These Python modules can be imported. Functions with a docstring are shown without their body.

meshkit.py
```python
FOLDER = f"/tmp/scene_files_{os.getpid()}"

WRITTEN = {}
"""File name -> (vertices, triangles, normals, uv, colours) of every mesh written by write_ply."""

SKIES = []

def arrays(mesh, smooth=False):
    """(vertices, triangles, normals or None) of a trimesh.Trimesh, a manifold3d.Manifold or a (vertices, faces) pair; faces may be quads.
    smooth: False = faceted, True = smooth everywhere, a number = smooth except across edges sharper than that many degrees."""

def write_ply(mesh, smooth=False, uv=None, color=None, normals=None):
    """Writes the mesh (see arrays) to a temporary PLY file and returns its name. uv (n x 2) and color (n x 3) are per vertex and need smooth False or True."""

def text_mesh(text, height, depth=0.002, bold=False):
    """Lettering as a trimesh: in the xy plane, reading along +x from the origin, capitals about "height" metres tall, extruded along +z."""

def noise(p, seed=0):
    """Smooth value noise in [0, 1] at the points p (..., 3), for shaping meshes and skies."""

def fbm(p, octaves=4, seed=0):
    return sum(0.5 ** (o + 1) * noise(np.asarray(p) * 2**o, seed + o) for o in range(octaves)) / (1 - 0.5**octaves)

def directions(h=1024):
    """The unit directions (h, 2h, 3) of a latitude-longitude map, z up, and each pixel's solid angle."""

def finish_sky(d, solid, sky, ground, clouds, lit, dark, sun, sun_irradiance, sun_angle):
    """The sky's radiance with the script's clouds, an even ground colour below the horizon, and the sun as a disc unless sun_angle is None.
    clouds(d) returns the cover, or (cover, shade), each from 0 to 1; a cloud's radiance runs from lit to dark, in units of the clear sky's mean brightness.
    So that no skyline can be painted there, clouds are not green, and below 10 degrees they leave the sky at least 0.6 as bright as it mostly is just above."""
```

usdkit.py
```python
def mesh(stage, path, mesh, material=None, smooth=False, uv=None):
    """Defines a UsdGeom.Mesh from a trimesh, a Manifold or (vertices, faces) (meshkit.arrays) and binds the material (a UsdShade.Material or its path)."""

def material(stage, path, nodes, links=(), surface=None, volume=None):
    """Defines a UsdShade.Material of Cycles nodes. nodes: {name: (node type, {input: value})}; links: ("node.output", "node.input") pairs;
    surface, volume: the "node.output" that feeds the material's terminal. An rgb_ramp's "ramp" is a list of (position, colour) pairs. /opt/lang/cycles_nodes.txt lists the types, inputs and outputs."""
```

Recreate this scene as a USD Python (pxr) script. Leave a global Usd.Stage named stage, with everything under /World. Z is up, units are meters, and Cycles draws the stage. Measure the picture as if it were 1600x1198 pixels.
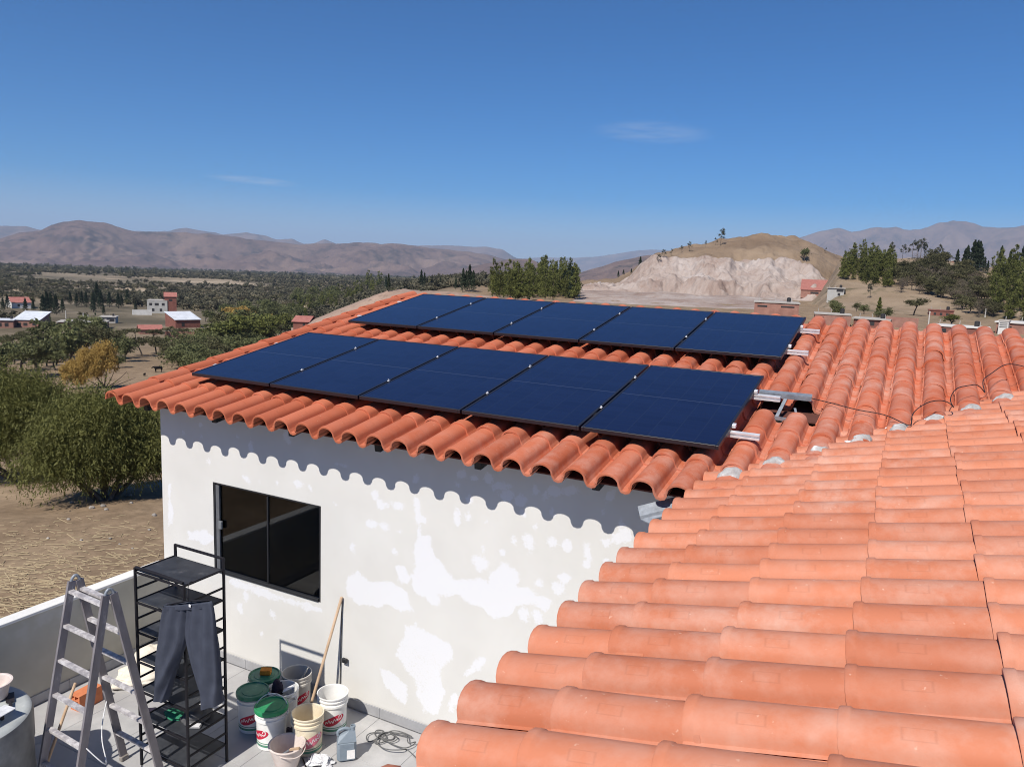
import math, random
import numpy as np
import trimesh
import shapely.geometry as sg
import usdkit, meshkit
from meshkit import fbm, noise
from pxr import Usd, UsdGeom, UsdLux, UsdShade, Sdf, Gf, Vt

stage = Usd.Stage.CreateInMemory()
UsdGeom.SetStageUpAxis(stage, UsdGeom.Tokens.z)
UsdGeom.SetStageMetersPerUnit(stage, 1.0)
UsdGeom.Xform.Define(stage, '/World')
stage.SetDefaultPrim(stage.GetPrimAtPath('/World'))
UsdGeom.Scope.Define(stage, '/World/Looks')

# ------------------------------------------------------------------ camera, sky, sun
FPX, YAW, PITCH, ROLL = 1201.9, -0.47163, 0.14969, -0.04015     # measured on the 1600 px photograph
CAM = np.array([6.9505, -5.8445, 1.2853])
EXPOSURE = 0.53
SUN_TRAVEL = np.array([0.035, 1.23, -1.43]); SUN_TRAVEL /= np.linalg.norm(SUN_TRAVEL)
SUN_INTENSITY, SKY_STRENGTH = 1.05, 0.068
HAZE_DENSITY = 4.8e-5


def _axes():
    cy, sy = math.cos(YAW), math.sin(YAW)
    f0 = np.array([sy * math.cos(PITCH), cy * math.cos(PITCH), -math.sin(PITCH)])
    r0 = np.array([cy, -sy, 0.0]); d0 = np.cross(f0, r0)
    r = math.cos(ROLL) * r0 + math.sin(ROLL) * d0
    d = -math.sin(ROLL) * r0 + math.cos(ROLL) * d0
    return r, d, f0


R_, D_, F_ = _axes()
cam = UsdGeom.Camera.Define(stage, '/World/camera')
cam.CreateHorizontalApertureAttr(36.0)
cam.CreateVerticalApertureAttr(36.0 * 766 / 1024)
cam.CreateFocalLengthAttr(36.0 * FPX / 1600)
cam.CreateClippingRangeAttr(Gf.Vec2f(0.05, 200000))
cam.CreateExposureAttr(EXPOSURE)
m4 = np.eye(4); m4[0, :3], m4[1, :3], m4[2, :3], m4[3, :3] = R_, -D_, -F_, CAM
UsdGeom.Xformable(cam).AddTransformOp().Set(Gf.Matrix4d(*m4.ravel().tolist()))

TO_SUN = -SUN_TRAVEL
ELEV = math.asin(TO_SUN[2]); SROT = math.atan2(TO_SUN[0], TO_SUN[1])


def ray(px, py):
    """direction through a pixel of the photograph (forward component 1)"""
    return R_ * ((px - 800) / FPX) + D_ * ((py - 599) / FPX) + F_


def on(px, py, axis, value):
    """point where that direction meets a plane of the place (a wall, a floor)"""
    d = ray(px, py)
    return CAM + d * ((value - CAM[axis]) / d[axis])


def sky_dir(px, py):
    d = ray(px, py)
    return d / np.linalg.norm(d)


def cloud_nodes():
    """three thin wisps of cirrus fixed in the sky"""
    nodes = {"tc": ("texture_coordinate", {}), "sky": ("sky_texture", {"sky_type": "single_scattering", "sun_disc": False, "sun_elevation": ELEV, "sun_rotation": SROT,
                                                                       "altitude": 2600.0, "air_density": 1.0, "aerosol_density": 0.35, "ozone_density": 3.0}),
             "hs": ("hsv", {"hue": 0.5, "saturation": 1.86, "value": 1.0, "fac": 1.0})}
    nodes["tint"] = ("mix_color", {"blend_type": "multiply", "fac": 1.0, "b": (.96, .885, 1.02), "use_clamp": False})
    links = [("sky.color", "hs.color"), ("hs.color", "tint.a")]
    last = "tint.result"
    for i, (px, py, w, h, k) in enumerate(((1020, 207, .080, .016, .17), (395, 282, .062, .006, .32), (765, 383, .055, .012, .25))):
        c = sky_dir(px, py); a = np.cross(c, [0, 0, 1.0]); a /= np.linalg.norm(a); b = np.cross(a, c)
        a2 = a * math.cos(-.03) + b * math.sin(-.03); b2 = np.cross(a2, c)
        for nm, ax, s in (("u", a2, w), ("v", b2, h)):
            nodes[f"{nm}{i}"] = ("vector_math", {"math_type": "dot_product", "vector2": tuple(ax / s)})
            nodes[f"{nm}{i}o"] = ("math", {"math_type": "subtract", "value2": float(c @ ax / s)})
            nodes[f"{nm}{i}q"] = ("math", {"math_type": "multiply"})
            links += [("tc.generated", f"{nm}{i}.vector1"), (f"{nm}{i}.value", f"{nm}{i}o.value1"), (f"{nm}{i}o.value", f"{nm}{i}q.value1"), (f"{nm}{i}o.value", f"{nm}{i}q.value2")]
        nodes[f"r{i}"] = ("math", {"math_type": "add"})
        nodes[f"m{i}"] = ("map_range", {"range_type": "smoothstep", "from_min": 0.0, "from_max": 1.0, "to_min": k, "to_max": 0.0, "clamp": True})
        nodes[f"c{i}"] = ("vector_math", {"math_type": "dot_product", "vector2": tuple(c)})
        nodes[f"f{i}"] = ("math", {"math_type": "greater_than", "value2": 0.8})
        nodes[f"mp{i}"] = ("mapping", {"scale": (30.0, 30.0, 260.0)})
        nodes[f"n{i}"] = ("noise_texture", {"scale": 1.0, "detail": 4.0})
        nodes[f"nr{i}"] = ("map_range", {"from_min": .35, "from_max": .65, "to_min": .25, "to_max": 1.0, "clamp": True})
        nodes[f"k{i}"] = ("math", {"math_type": "multiply"})
        nodes[f"kk{i}"] = ("math", {"math_type": "multiply"})
        nodes[f"mix{i}"] = ("mix_color", {"b": (7.0, 7.3, 8.0), "use_clamp": False})
        links += [(f"u{i}q.value", f"r{i}.value1"), (f"v{i}q.value", f"r{i}.value2"), (f"r{i}.value", f"m{i}.value"), ("tc.generated", f"c{i}.vector1"), (f"c{i}.value", f"f{i}.value1"),
                  ("tc.generated", f"mp{i}.vector"), (f"mp{i}.vector", f"n{i}.vector"), (f"n{i}.fac", f"nr{i}.value"),
                  (f"m{i}.result", f"k{i}.value1"), (f"f{i}.value", f"k{i}.value2"), (f"k{i}.value", f"kk{i}.value1"), (f"nr{i}.result", f"kk{i}.value2"), (f"kk{i}.value", f"mix{i}.fac"), (last, f"mix{i}.a")]
        last = f"mix{i}.result"
    nodes["bg"] = ("background_shader", {"strength": SKY_STRENGTH})
    links.append((last, "bg.color"))
    return nodes, links


dome = UsdLux.DomeLight.Define(stage, '/World/sky')
_n, _l = cloud_nodes()
sky_mat = usdkit.material(stage, '/World/Looks/sky', _n, _l, surface="bg.background")
UsdShade.MaterialBindingAPI.Apply(dome.GetPrim()).Bind(sky_mat)
dome.GetPrim().SetCustomDataByKey('kind', 'structure')
sun = UsdLux.DistantLight.Define(stage, '/World/sun')
sun.CreateIntensityAttr(SUN_INTENSITY); sun.CreateNormalizeAttr(True) if hasattr(sun, 'CreateNormalizeAttr') else None
sun.GetPrim().GetAttribute('inputs:normalize').Set(True)
sun.CreateAngleAttr(0.53); sun.CreateColorAttr(Gf.Vec3f(1.0, 0.95, 0.87))
z_ = TO_SUN; x_ = np.cross([0, 0, 1.0], z_); x_ /= np.linalg.norm(x_); y_ = np.cross(z_, x_)
m4 = np.eye(4); m4[0, :3], m4[1, :3], m4[2, :3] = x_, y_, z_
UsdGeom.Xformable(sun).AddTransformOp().Set(Gf.Matrix4d(*m4.ravel().tolist()))

# ------------------------------------------------------------------ helpers
_used = {}
rng = np.random.default_rng(7)
PI = math.pi


def path_for(name, parent=None):
    base = (parent.GetPath().pathString if parent else '/World') + '/'
    k = base + name
    _used[k] = _used.get(k, -1) + 1
    return k if _used[k] == 0 else f'{k}_{_used[k]:03d}'


def tag(o, label=None, cat=None, group=None, kind=None):
    o = o.GetPrim() if hasattr(o, 'GetPrim') else o
    for k, v in (('label', label), ('category', cat), ('group', group), ('kind', kind)):
        if v:
            o.SetCustomDataByKey(k, v)
    return o


def cat_(*ms):
    ms = [m if isinstance(m, trimesh.Trimesh) else trimesh.Trimesh(*[np.asarray(a) for a in m], process=False) for m in ms]
    return trimesh.util.concatenate(ms)


def obj(name, mesh, mat, parent=None, smooth=30, **kw):
    if isinstance(mesh, (list,)):
        mesh = cat_(*mesh)
    p = usdkit.mesh(stage, path_for(name, parent), mesh, mat, smooth=smooth).GetPrim()
    return tag(p, **kw) if kw else p


def place(prim, loc=(0, 0, 0), rz=0.0, scale=None, mat4=None):
    x = UsdGeom.Xformable(prim); x.ClearXformOpOrder()
    if mat4 is not None:
        x.AddTransformOp().Set(Gf.Matrix4d(*np.asarray(mat4, float).ravel().tolist())); return prim
    s = (1, 1, 1) if scale is None else ((scale,) * 3 if np.ndim(scale) == 0 else scale)
    c, n = math.cos(rz), math.sin(rz)
    m = np.eye(4); m[0, :3] = np.array([c, n, 0]) * s[0]; m[1, :3] = np.array([-n, c, 0]) * s[1]; m[2, :3] = np.array([0, 0, 1]) * s[2]; m[3, :3] = loc
    x.AddTransformOp().Set(Gf.Matrix4d(*m.ravel().tolist()))
    return prim


def thing(name, label, cat, loc=(0, 0, 0), rz=0.0, group=None, scale=None):
    p = UsdGeom.Xform.Define(stage, path_for(name)).GetPrim()
    place(p, loc, rz, scale)
    return tag(p, label, cat, group)


def dup(src, name, loc, rz=0.0, scale=None, label=None, cat=None, group=None):
    p = UsdGeom.Xform.Define(stage, path_for(name)).GetPrim()
    p.GetReferences().AddInternalReference(src.GetPath())
    p.SetInstanceable(True)
    place(p, loc, rz, scale)
    return tag(p, label, cat, group)


def box(lo, hi):
    lo, hi = np.asarray(lo, float), np.asarray(hi, float)
    b = trimesh.creation.box(hi - lo); b.apply_translation((lo + hi) / 2)
    return b


def cbox(size, c=(0, 0, 0), bevel=0.0):
    """box with chamfered edges"""
    s = np.asarray(size, float) / 2
    if bevel <= 0:
        b = trimesh.creation.box(s * 2)
    else:
        pts = []
        for sx in (-1, 1):
            for sy in (-1, 1):
                for sz in (-1, 1):
                    v = np.array([sx, sy, sz]) * s
                    for k in range(3):
                        w = v.copy()
                        for j in range(3):
                            if j != k:
                                w[j] -= np.sign(w[j]) * bevel
                        pts.append(w)
        b = trimesh.convex.convex_hull(np.array(pts))
    b.apply_translation(c)
    return b


def bar(a, b, w, h=None, up=(0, 0, 1.0)):
    """rectangular bar from a to b; h measured along up"""
    a, b = np.asarray(a, float), np.asarray(b, float); h = w if h is None else h
    d = b - a; L = np.linalg.norm(d); d /= L
    u = np.asarray(up, float); s = np.cross(d, u)
    if np.linalg.norm(s) < 1e-6:
        s = np.cross(d, [1.0, 0, 0])
    s /= np.linalg.norm(s); u = np.cross(s, d)
    m = trimesh.creation.box((w, L, h))
    T = np.eye(4); T[:3, 0], T[:3, 1], T[:3, 2], T[:3, 3] = s, d, u, (a + b) / 2
    m.apply_transform(T)
    return m


def tube(pts, r, n=8, closed=False, caps=True):
    pts = np.asarray(pts, float); k = len(pts); r = np.broadcast_to(np.asarray(r, float), (k,))
    t = np.gradient(pts, axis=0) if not closed else np.roll(pts, -1, 0) - np.roll(pts, 1, 0)
    t /= np.maximum(np.linalg.norm(t, axis=1, keepdims=True), 1e-9)
    u = np.cross(t[0], [0, 0, 1.0])
    if np.linalg.norm(u) < 1e-3:
        u = np.cross(t[0], [1.0, 0, 0])
    a = np.linspace(0, 2 * PI, n, endpoint=False); V = []
    for i in range(k):
        u = u - t[i] * (u @ t[i]); u /= max(np.linalg.norm(u), 1e-9); w = np.cross(t[i], u)
        V.append(pts[i] + r[i] * (np.cos(a)[:, None] * u + np.sin(a)[:, None] * w))
    V = np.concatenate(V); F = []
    for i in range(k if closed else k - 1):
        i2 = (i + 1) % k
        for j in range(n):
            j2 = (j + 1) % n
            F += [[i * n + j, i * n + j2, i2 * n + j2], [i * n + j, i2 * n + j2, i2 * n + j]]
    if caps and not closed:
        c0, c1 = len(V), len(V) + 1
        V = np.vstack([V, pts[0], pts[-1]])
        for j in range(n):
            j2 = (j + 1) % n
            F += [[c0, j2, j], [c1, (k - 1) * n + j, (k - 1) * n + j2]]
    m = trimesh.Trimesh(V, np.array(F), process=False); return m


def spline(pts, n=40, closed=False):
    from scipy.interpolate import CubicSpline
    pts = np.asarray(pts, float)
    if closed:
        pts = np.vstack([pts, pts[:1]])
    t = np.r_[0, np.cumsum(np.linalg.norm(np.diff(pts, axis=0), axis=1) + 1e-9)]
    return CubicSpline(t, pts, bc_type='periodic' if closed else 'natural')(np.linspace(0, t[-1], n, endpoint=not closed))


def lathe(prof, n=32, c=(0, 0, 0), close=False):
    prof = np.asarray(prof, float); k = len(prof)
    a = np.linspace(0, 2 * PI, n, endpoint=False)
    V = np.concatenate([np.c_[p[0] * np.cos(a), p[0] * np.sin(a), np.full(n, p[1])] for p in prof]) + np.asarray(c)
    F = []
    for i in range(k - 1):
        for j in range(n):
            j2 = (j + 1) % n
            F += [[i * n + j, i * n + j2, (i + 1) * n + j2], [i * n + j, (i + 1) * n + j2, (i + 1) * n + j]]
    m = trimesh.Trimesh(V, np.array(F), process=False)
    m.merge_vertices(); m.update_faces(m.nondegenerate_faces()); return m


def grid_mesh(P):
    """P: (a, b, 3) grid of points"""
    a, b = P.shape[:2]; i = np.arange(a * b).reshape(a, b)
    q = np.stack([i[:-1, :-1], i[1:, :-1], i[1:, 1:], i[:-1, 1:]], -1).reshape(-1, 4)
    return trimesh.Trimesh(P.reshape(-1, 3), np.vstack([q[:, [0, 1, 2]], q[:, [0, 2, 3]]]), process=False)


def set_primvar(prim, name, vals):
    pv = UsdGeom.PrimvarsAPI(prim).CreatePrimvar(name, Sdf.ValueTypeNames.FloatArray, "vertex")
    pv.Set(Vt.FloatArray.FromNumpy(np.asarray(vals, np.float32)))


def sstep(a, b, x):
    t = np.clip((np.asarray(x, float) - a) / (b - a), 0, 1); return t * t * (3 - 2 * t)


# ------------------------------------------------------------------ materials
def look(name, nodes, links, surface=None, volume=None):
    return usdkit.material(stage, '/World/Looks/' + name, nodes, links, surface=surface, volume=volume)


def mottled(name, stops, scale=8.0, rough=0.7, bump=0.0, bscale=None, coords="object", spec=0.35, detail=5.0, metallic=0.0, mapping=(1, 1, 1), rnd=0.0, distortion=0.0, bdist=0.01):
    """colour from a noise ramp, optional bump, optional brightness change from copy to copy"""
    N = {"tc": ("texture_coordinate", {}), "geo": ("geometry", {}), "mp": ("mapping", {"scale": mapping}), "n": ("noise_texture", {"scale": scale, "detail": detail, "roughness": .6, "distortion": distortion}),
         "r": ("rgb_ramp", {"ramp": stops}), "p": ("principled_bsdf", {"roughness": rough, "specular_ior_level": spec, "metallic": metallic})}
    src = "geo.position" if coords == "world" else "tc.object"
    L = [(src, "mp.vector"), ("mp.vector", "n.vector"), ("n.fac", "r.fac")]
    out = "r.color"
    if rnd:
        N["oi"] = ("object_info", {}); N["mr"] = ("map_range", {"to_min": 1 - rnd, "to_max": 1 + rnd}); N["h"] = ("hsv", {"hue": .5, "saturation": 1.0, "fac": 1.0})
        L += [("oi.random", "mr.value"), ("mr.result", "h.value"), (out, "h.color")]; out = "h.color"
    L.append((out, "p.base_color"))
    if bump:
        N["bn"] = ("noise_texture", {"scale": bscale or scale * 3, "detail": 5.0}); N["b"] = ("bump", {"strength": bump, "distance": bdist})
        L += [("mp.vector", "bn.vector"), ("bn.fac", "b.height"), ("b.normal", "p.normal")]
    return look(name, N, L, "p.BSDF")


def plain(name, col, rough=0.5, metallic=0.0, spec=0.4, var=0.12, scale=14.0):
    c = np.array(col, float)
    return mottled(name, [(.3, tuple(c * (1 - var))), (.7, tuple(np.minimum(c * (1 + var), .95)))], scale=scale, rough=rough, metallic=metallic, spec=spec)


def tile_look(name, dust, left=1.0, base0=(.45, .135, .058), base1=(.56, .185, .085)):
    N = {"tc": ("texture_coordinate", {}), "geo": ("geometry", {}), "oi": ("object_info", {}),
         "rr": ("rgb_ramp", {"ramp": [(0, base0), (.55, tuple((np.array(base0) + base1) / 2)), (1, base1)]}),
         "n1": ("noise_texture", {"scale": 5.5, "detail": 6.0, "roughness": .65}), "n2": ("noise_texture", {"scale": 38.0, "detail": 4.0}),
         "n3": ("noise_texture", {"scale": 1.3, "detail": 3.0}),
         "d1": ("map_range", {"from_min": .40, "from_max": .84, "to_min": 0.0, "to_max": 1.0, "clamp": True}),
         "d3": ("map_range", {"from_min": .3, "from_max": .7, "to_min": .15, "to_max": 1.0, "clamp": True}),
         "dm": ("math", {"math_type": "multiply"}), "dk": ("math", {"math_type": "multiply", "value2": dust}), "gx": ("separate_xyz", {}), "gm": ("map_range", {"from_min": 2.5, "from_max": 6.4, "to_min": left, "to_max": 1.0, "clamp": True}), "dg": ("math", {"math_type": "multiply"}),
         "mix": ("mix_color", {"b": (.60, .42, .345)}), "sp": ("map_range", {"from_min": .70, "from_max": .75, "to_min": 0, "to_max": .4, "clamp": True}),
         "mix2": ("mix_color", {"b": (.72, .50, .38)}),
         # the maker's stamp pressed into the crown: a rectangle outline, its crease shade put into the colour
         "sx": ("separate_xyz", {}), "ax": ("math", {"math_type": "subtract", "value2": 0.052}), "axa": ("math", {"math_type": "absolute"}), "axd": ("math", {"math_type": "divide", "value2": 0.016}),
         "ay": ("math", {"math_type": "subtract", "value2": 0.20}), "aya": ("math", {"math_type": "absolute"}), "ayd": ("math", {"math_type": "divide", "value2": 0.04}),
         "mx": ("math", {"math_type": "maximum"}), "s1": ("math", {"math_type": "subtract", "value2": 1.0}), "s2": ("math", {"math_type": "absolute"}),
         "s3": ("map_range", {"from_min": 0.0, "from_max": .16, "to_min": .88, "to_max": 1.0, "clamp": True}), "sm": ("mix_color", {"blend_type": "multiply", "fac": 1.0}),
         "bw": ("combine_xyz", {}),
         "b": ("bump", {"strength": .22, "distance": .006}), "p": ("principled_bsdf", {"roughness": .72, "specular_ior_level": .3})}
    L = [("oi.random", "rr.fac"), ("geo.position", "n1.vector"), ("geo.position", "n2.vector"), ("geo.position", "n3.vector"), ("n1.fac", "d1.value"), ("n3.fac", "d3.value"),
         ("d1.result", "dm.value1"), ("d3.result", "dm.value2"), ("dm.value", "dk.value1"), ("geo.position", "gx.vector"), ("gx.x", "gm.value"), ("gm.result", "dg.value1"), ("dk.value", "dg.value2"), ("dg.value", "mix.fac"), ("rr.color", "mix.a"),
         ("n2.fac", "sp.value"), ("sp.result", "mix2.fac"), ("mix.result", "mix2.a"),
         ("tc.object", "sx.vector"), ("sx.x", "ax.value1"), ("ax.value", "axa.value1"), ("axa.value", "axd.value1"), ("sx.y", "ay.value1"), ("ay.value", "aya.value1"), ("aya.value", "ayd.value1"),
         ("axd.value", "mx.value1"), ("ayd.value", "mx.value2"), ("mx.value", "s1.value1"), ("s1.value", "s2.value1"), ("s2.value", "s3.value"),
         ("s3.result", "bw.x"), ("s3.result", "bw.y"), ("s3.result", "bw.z"), ("mix2.result", "sm.a"), ("bw.vector", "sm.b"),
         ("sm.result", "p.base_color"), ("n1.fac", "b.height"), ("b.normal", "p.normal")]
    return look(name, N, L, "p.BSDF")


def leaf_look(name, c0, c1, trans=.35, rnd=.18):
    N = {"geo": ("geometry", {}), "oi": ("object_info", {}), "r": ("rgb_ramp", {"ramp": [(0, c0), (1, c1)]}), "mr": ("map_range", {"to_min": 1 - rnd, "to_max": 1 + rnd}), "h": ("hsv", {"hue": .5, "saturation": 1.0, "fac": 1.0}),
         "p": ("principled_bsdf", {"roughness": .65, "specular_ior_level": .25}), "t": ("translucent_bsdf", {}), "m": ("mix_closure", {"fac": trans})}
    L = [("geo.random_per_island", "r.fac"), ("oi.random", "mr.value"), ("mr.result", "h.value"), ("r.color", "h.color"), ("h.color", "p.base_color"), ("h.color", "t.color"), ("p.BSDF", "m.closure1"), ("t.BSDF", "m.closure2")]
    return look(name, N, L, "m.closure")


M = {}
M['tile_far'] = tile_look('terracotta_far', .95, .12, (.41, .106, .050), (.52, .152, .078))
M['tile_near'] = tile_look('terracotta_near', .85, 1.0, (.44, .143, .074), (.55, .198, .108))
M['underlay'] = plain('roof_underlay', (.10, .035, .025), .9)
M['black_steel'] = plain('black_steel', (.012, .012, .014), .5)
M['rack'] = plain('rack_steel', (.010, .009, .012), .6, spec=.3)
M['rack_sheet'] = mottled('rack_sheet', [(.3, (.022, .024, .03)), (.6, (.04, .043, .05)), (.75, (.10, .10, .105))], scale=9, rough=.5, spec=.4)
M['alu'] = plain('aluminium', (.74, .74, .75), .4, metallic=.35)
M['galv'] = mottled('galvanised_sheet', [(.35, (.20, .22, .25)), (.65, (.30, .33, .37))], scale=20, rough=.5, metallic=.3)
M['ladder'] = mottled('plaster_spotted_aluminium', [(.38, (.36, .34, .35)), (.5, (.50, .47, .47)), (.62, (.70, .67, .66))], scale=16, rough=.6, metallic=.25, bump=.2)
M['rail'] = mottled('plaster_dulled_aluminium', [(.35, (.20, .18, .19)), (.6, (.27, .25, .26)), (.72, (.50, .47, .47))], scale=9, mapping=(1, 1, .35), rough=.55, metallic=.3, bump=.1)
M['wood'] = mottled('pale_wood', [(.3, (.40, .27, .17)), (.7, (.58, .42, .29))], scale=12, mapping=(1, 1, .1), rough=.65)
M['white_plastic'] = mottled('white_plastic', [(.35, (.70, .69, .66)), (.6, (.80, .79, .77)), (.8, (.60, .58, .54))], scale=7, rough=.42)
M['cream_plastic'] = mottled('cream_plastic', [(.35, (.66, .56, .40)), (.6, (.74, .66, .50)), (.75, (.55, .47, .36))], scale=9, rough=.5)
M['grey_plastic'] = mottled('dusty_plastic', [(.35, (.46, .44, .40)), (.7, (.60, .57, .53))], scale=7, rough=.55)
M['pink_plastic'] = mottled('dusty_pinkish_plastic', [(.35, (.56, .47, .43)), (.6, (.66, .57, .52)), (.75, (.72, .66, .62))], scale=9, rough=.6)
M['green_lid'] = mottled('green_plastic', [(.35, (.03, .15, .09)), (.6, (.045, .20, .12)), (.78, (.20, .33, .26))], scale=9, rough=.42)
M['bright_green_lid'] = mottled('bright_green_plastic', [(.35, (.02, .20, .08)), (.65, (.03, .27, .11)), (.8, (.2, .4, .28))], scale=8, rough=.4)
M['logo_red'] = plain('red_print', (.50, .02, .05), .5)
M['logo_pink'] = plain('faded_pink_print', (.60, .16, .22), .55)
M['print_white'] = plain('white_print', (.78, .76, .74), .5)
M['print_green'] = plain('green_print', (.10, .25, .17), .5)
M['print_grey'] = plain('grey_print', (.25, .25, .26), .5)
M['sponge'] = mottled('orange_sponge', [(.3, (.50, .17, .02)), (.7, (.68, .28, .04))], scale=30, rough=.95, bump=.5)
M['dark_rag'] = mottled('dark_rag', [(.3, (.012, .009, .02)), (.7, (.03, .024, .045))], scale=15, rough=.95, bump=.4)
M['trouser'] = mottled('grey_fleece', [(.3, (.040, .045, .064)), (.7, (.056, .063, .086))], scale=9, rough=.95, bump=.25, bscale=160, spec=.15)
M['cloth'] = mottled('cream_cloth', [(.3, (.62, .56, .47)), (.7, (.74, .69, .60))], scale=12, rough=.95, bump=.3)
M['jug'] = mottled('grey_blue_plastic', [(.3, (.17, .21, .25)), (.7, (.23, .27, .31))], scale=9, rough=.45)
M['cable_dark'] = plain('dark_cable', (.02, .016, .018), .6)
M['cable_grey'] = plain('grey_cable', (.11, .11, .11), .6)
M['bag'] = mottled('white_bag', [(.3, (.55, .55, .56)), (.7, (.76, .76, .77))], scale=20, rough=.5, bump=.4)
M['brick'] = mottled('orange_brick', [(.3, (.52, .16, .07)), (.7, (.62, .22, .10))], scale=14, rough=.85, bump=.3)
M['tank'] = mottled('grey_tank', [(.3, (.12, .12, .12)), (.55, (.20, .20, .195)), (.75, (.30, .30, .29))], scale=4, rough=.55, bump=.15)
M['tank_top'] = mottled('dusty_tank_top', [(.3, (.34, .36, .36)), (.6, (.44, .46, .45)), (.75, (.56, .56, .54))], scale=6, rough=.65)  # paler than the body: sunlight on the top put into the colour
M['floor'] = mottled('terrace_tile', [(.3, (.34, .33, .33)), (.55, (.40, .395, .39)), (.75, (.50, .49, .48))], scale=2.2, rough=.55, coords="world", rnd=.03)
M['grout'] = plain('grout', (.25, .245, .24), .9)
M['skirting'] = mottled('skirting_tile', [(.3, (.26, .26, .27)), (.7, (.36, .36, .37))], scale=5, rough=.5, coords="world")
M['parapet'] = mottled('olive_render', [(.3, (.36, .34, .285)), (.6, (.44, .42, .36)), (.8, (.56, .55, .53))], scale=1.6, rough=.85, coords="world", bump=.1, bscale=60)  # darker olive carries the shade of the grazing-lit inner face
M['parapet_cap'] = mottled('white_render', [(.3, (.66, .65, .62)), (.7, (.76, .75, .73))], scale=3, rough=.8, coords="world")
M['dark_room'] = plain('dark_room', (.05, .045, .045), .9)
M['win_frame'] = plain('window_frame', (.018, .019, .022), .45, spec=.4)
M['mortar'] = mottled('mortar', [(.3, (.30, .29, .28)), (.6, (.45, .44, .43)), (.75, (.70, .69, .68))], scale=14, rough=.9, bump=.6)
M['mortar_white'] = mottled('white_mortar', [(.3, (.58, .57, .56)), (.7, (.76, .75, .74))], scale=22, rough=.9, bump=.6)
M['putty'] = plain('putty', (.8, .8, .8), .8)
M['grass_straw'] = leaf_look('dry_straw', (0.46, 0.36, 0.22), (0.68, 0.56, 0.38), .15)
M['stone'] = mottled('field_stone', [(.3, (.20, .17, .14)), (.7, (.36, .33, .30))], scale=6, rough=.9, bump=.4, rnd=.25)
M['bark'] = mottled('bark', [(.3, (.055, .042, .034)), (.7, (.13, .105, .085))], scale=10, mapping=(1, 1, .3), rough=.9, bump=.5)
M['leaf_pepper'] = leaf_look('pepper_tree_leaf', (0.14, 0.142, 0.042), (0.37, 0.335, 0.125), .35)
M['leaf_yellow'] = leaf_look('golden_leaf', (0.44, 0.3, 0.09), (0.72, 0.52, 0.2), .35)
M['leaf_shrub'] = leaf_look('shrub_leaf', (0.135, 0.142, 0.058), (0.29, 0.272, 0.13), .3, .22)
M['leaf_olive'] = leaf_look('olive_leaf', (0.105, 0.098, 0.045), (0.24, 0.205, 0.1), .3, .22)
M['leaf_conifer'] = leaf_look('conifer_leaf', (0.036, 0.05, 0.026), (0.105, 0.118, 0.058), .15, .2)
M['leaf_poplar'] = leaf_look('poplar_leaf', (0.13, 0.138, 0.036), (0.32, 0.3, 0.095), .3, .2)
M['leaf_gum'] = leaf_look('gum_leaf', (0.085, 0.088, 0.06), (0.2, 0.195, 0.13), .25, .2)
M['leaf_dry'] = leaf_look('dry_twigs', (0.14, 0.11, 0.08), (0.27, 0.22, 0.16), .2, .2)
M['leaf_scrub'] = leaf_look('valley_scrub_leaf', (.170, .146, .090), (.31, .26, .165), .25, .3)
M['leaf_scrub_dark'] = leaf_look('valley_scrub_dark_leaf', (.118, .108, .068), (.23, .205, .128), .25, .3)
M['cow'] = plain('black_hide', (.006, .005, .005), .8, spec=.15)
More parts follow.
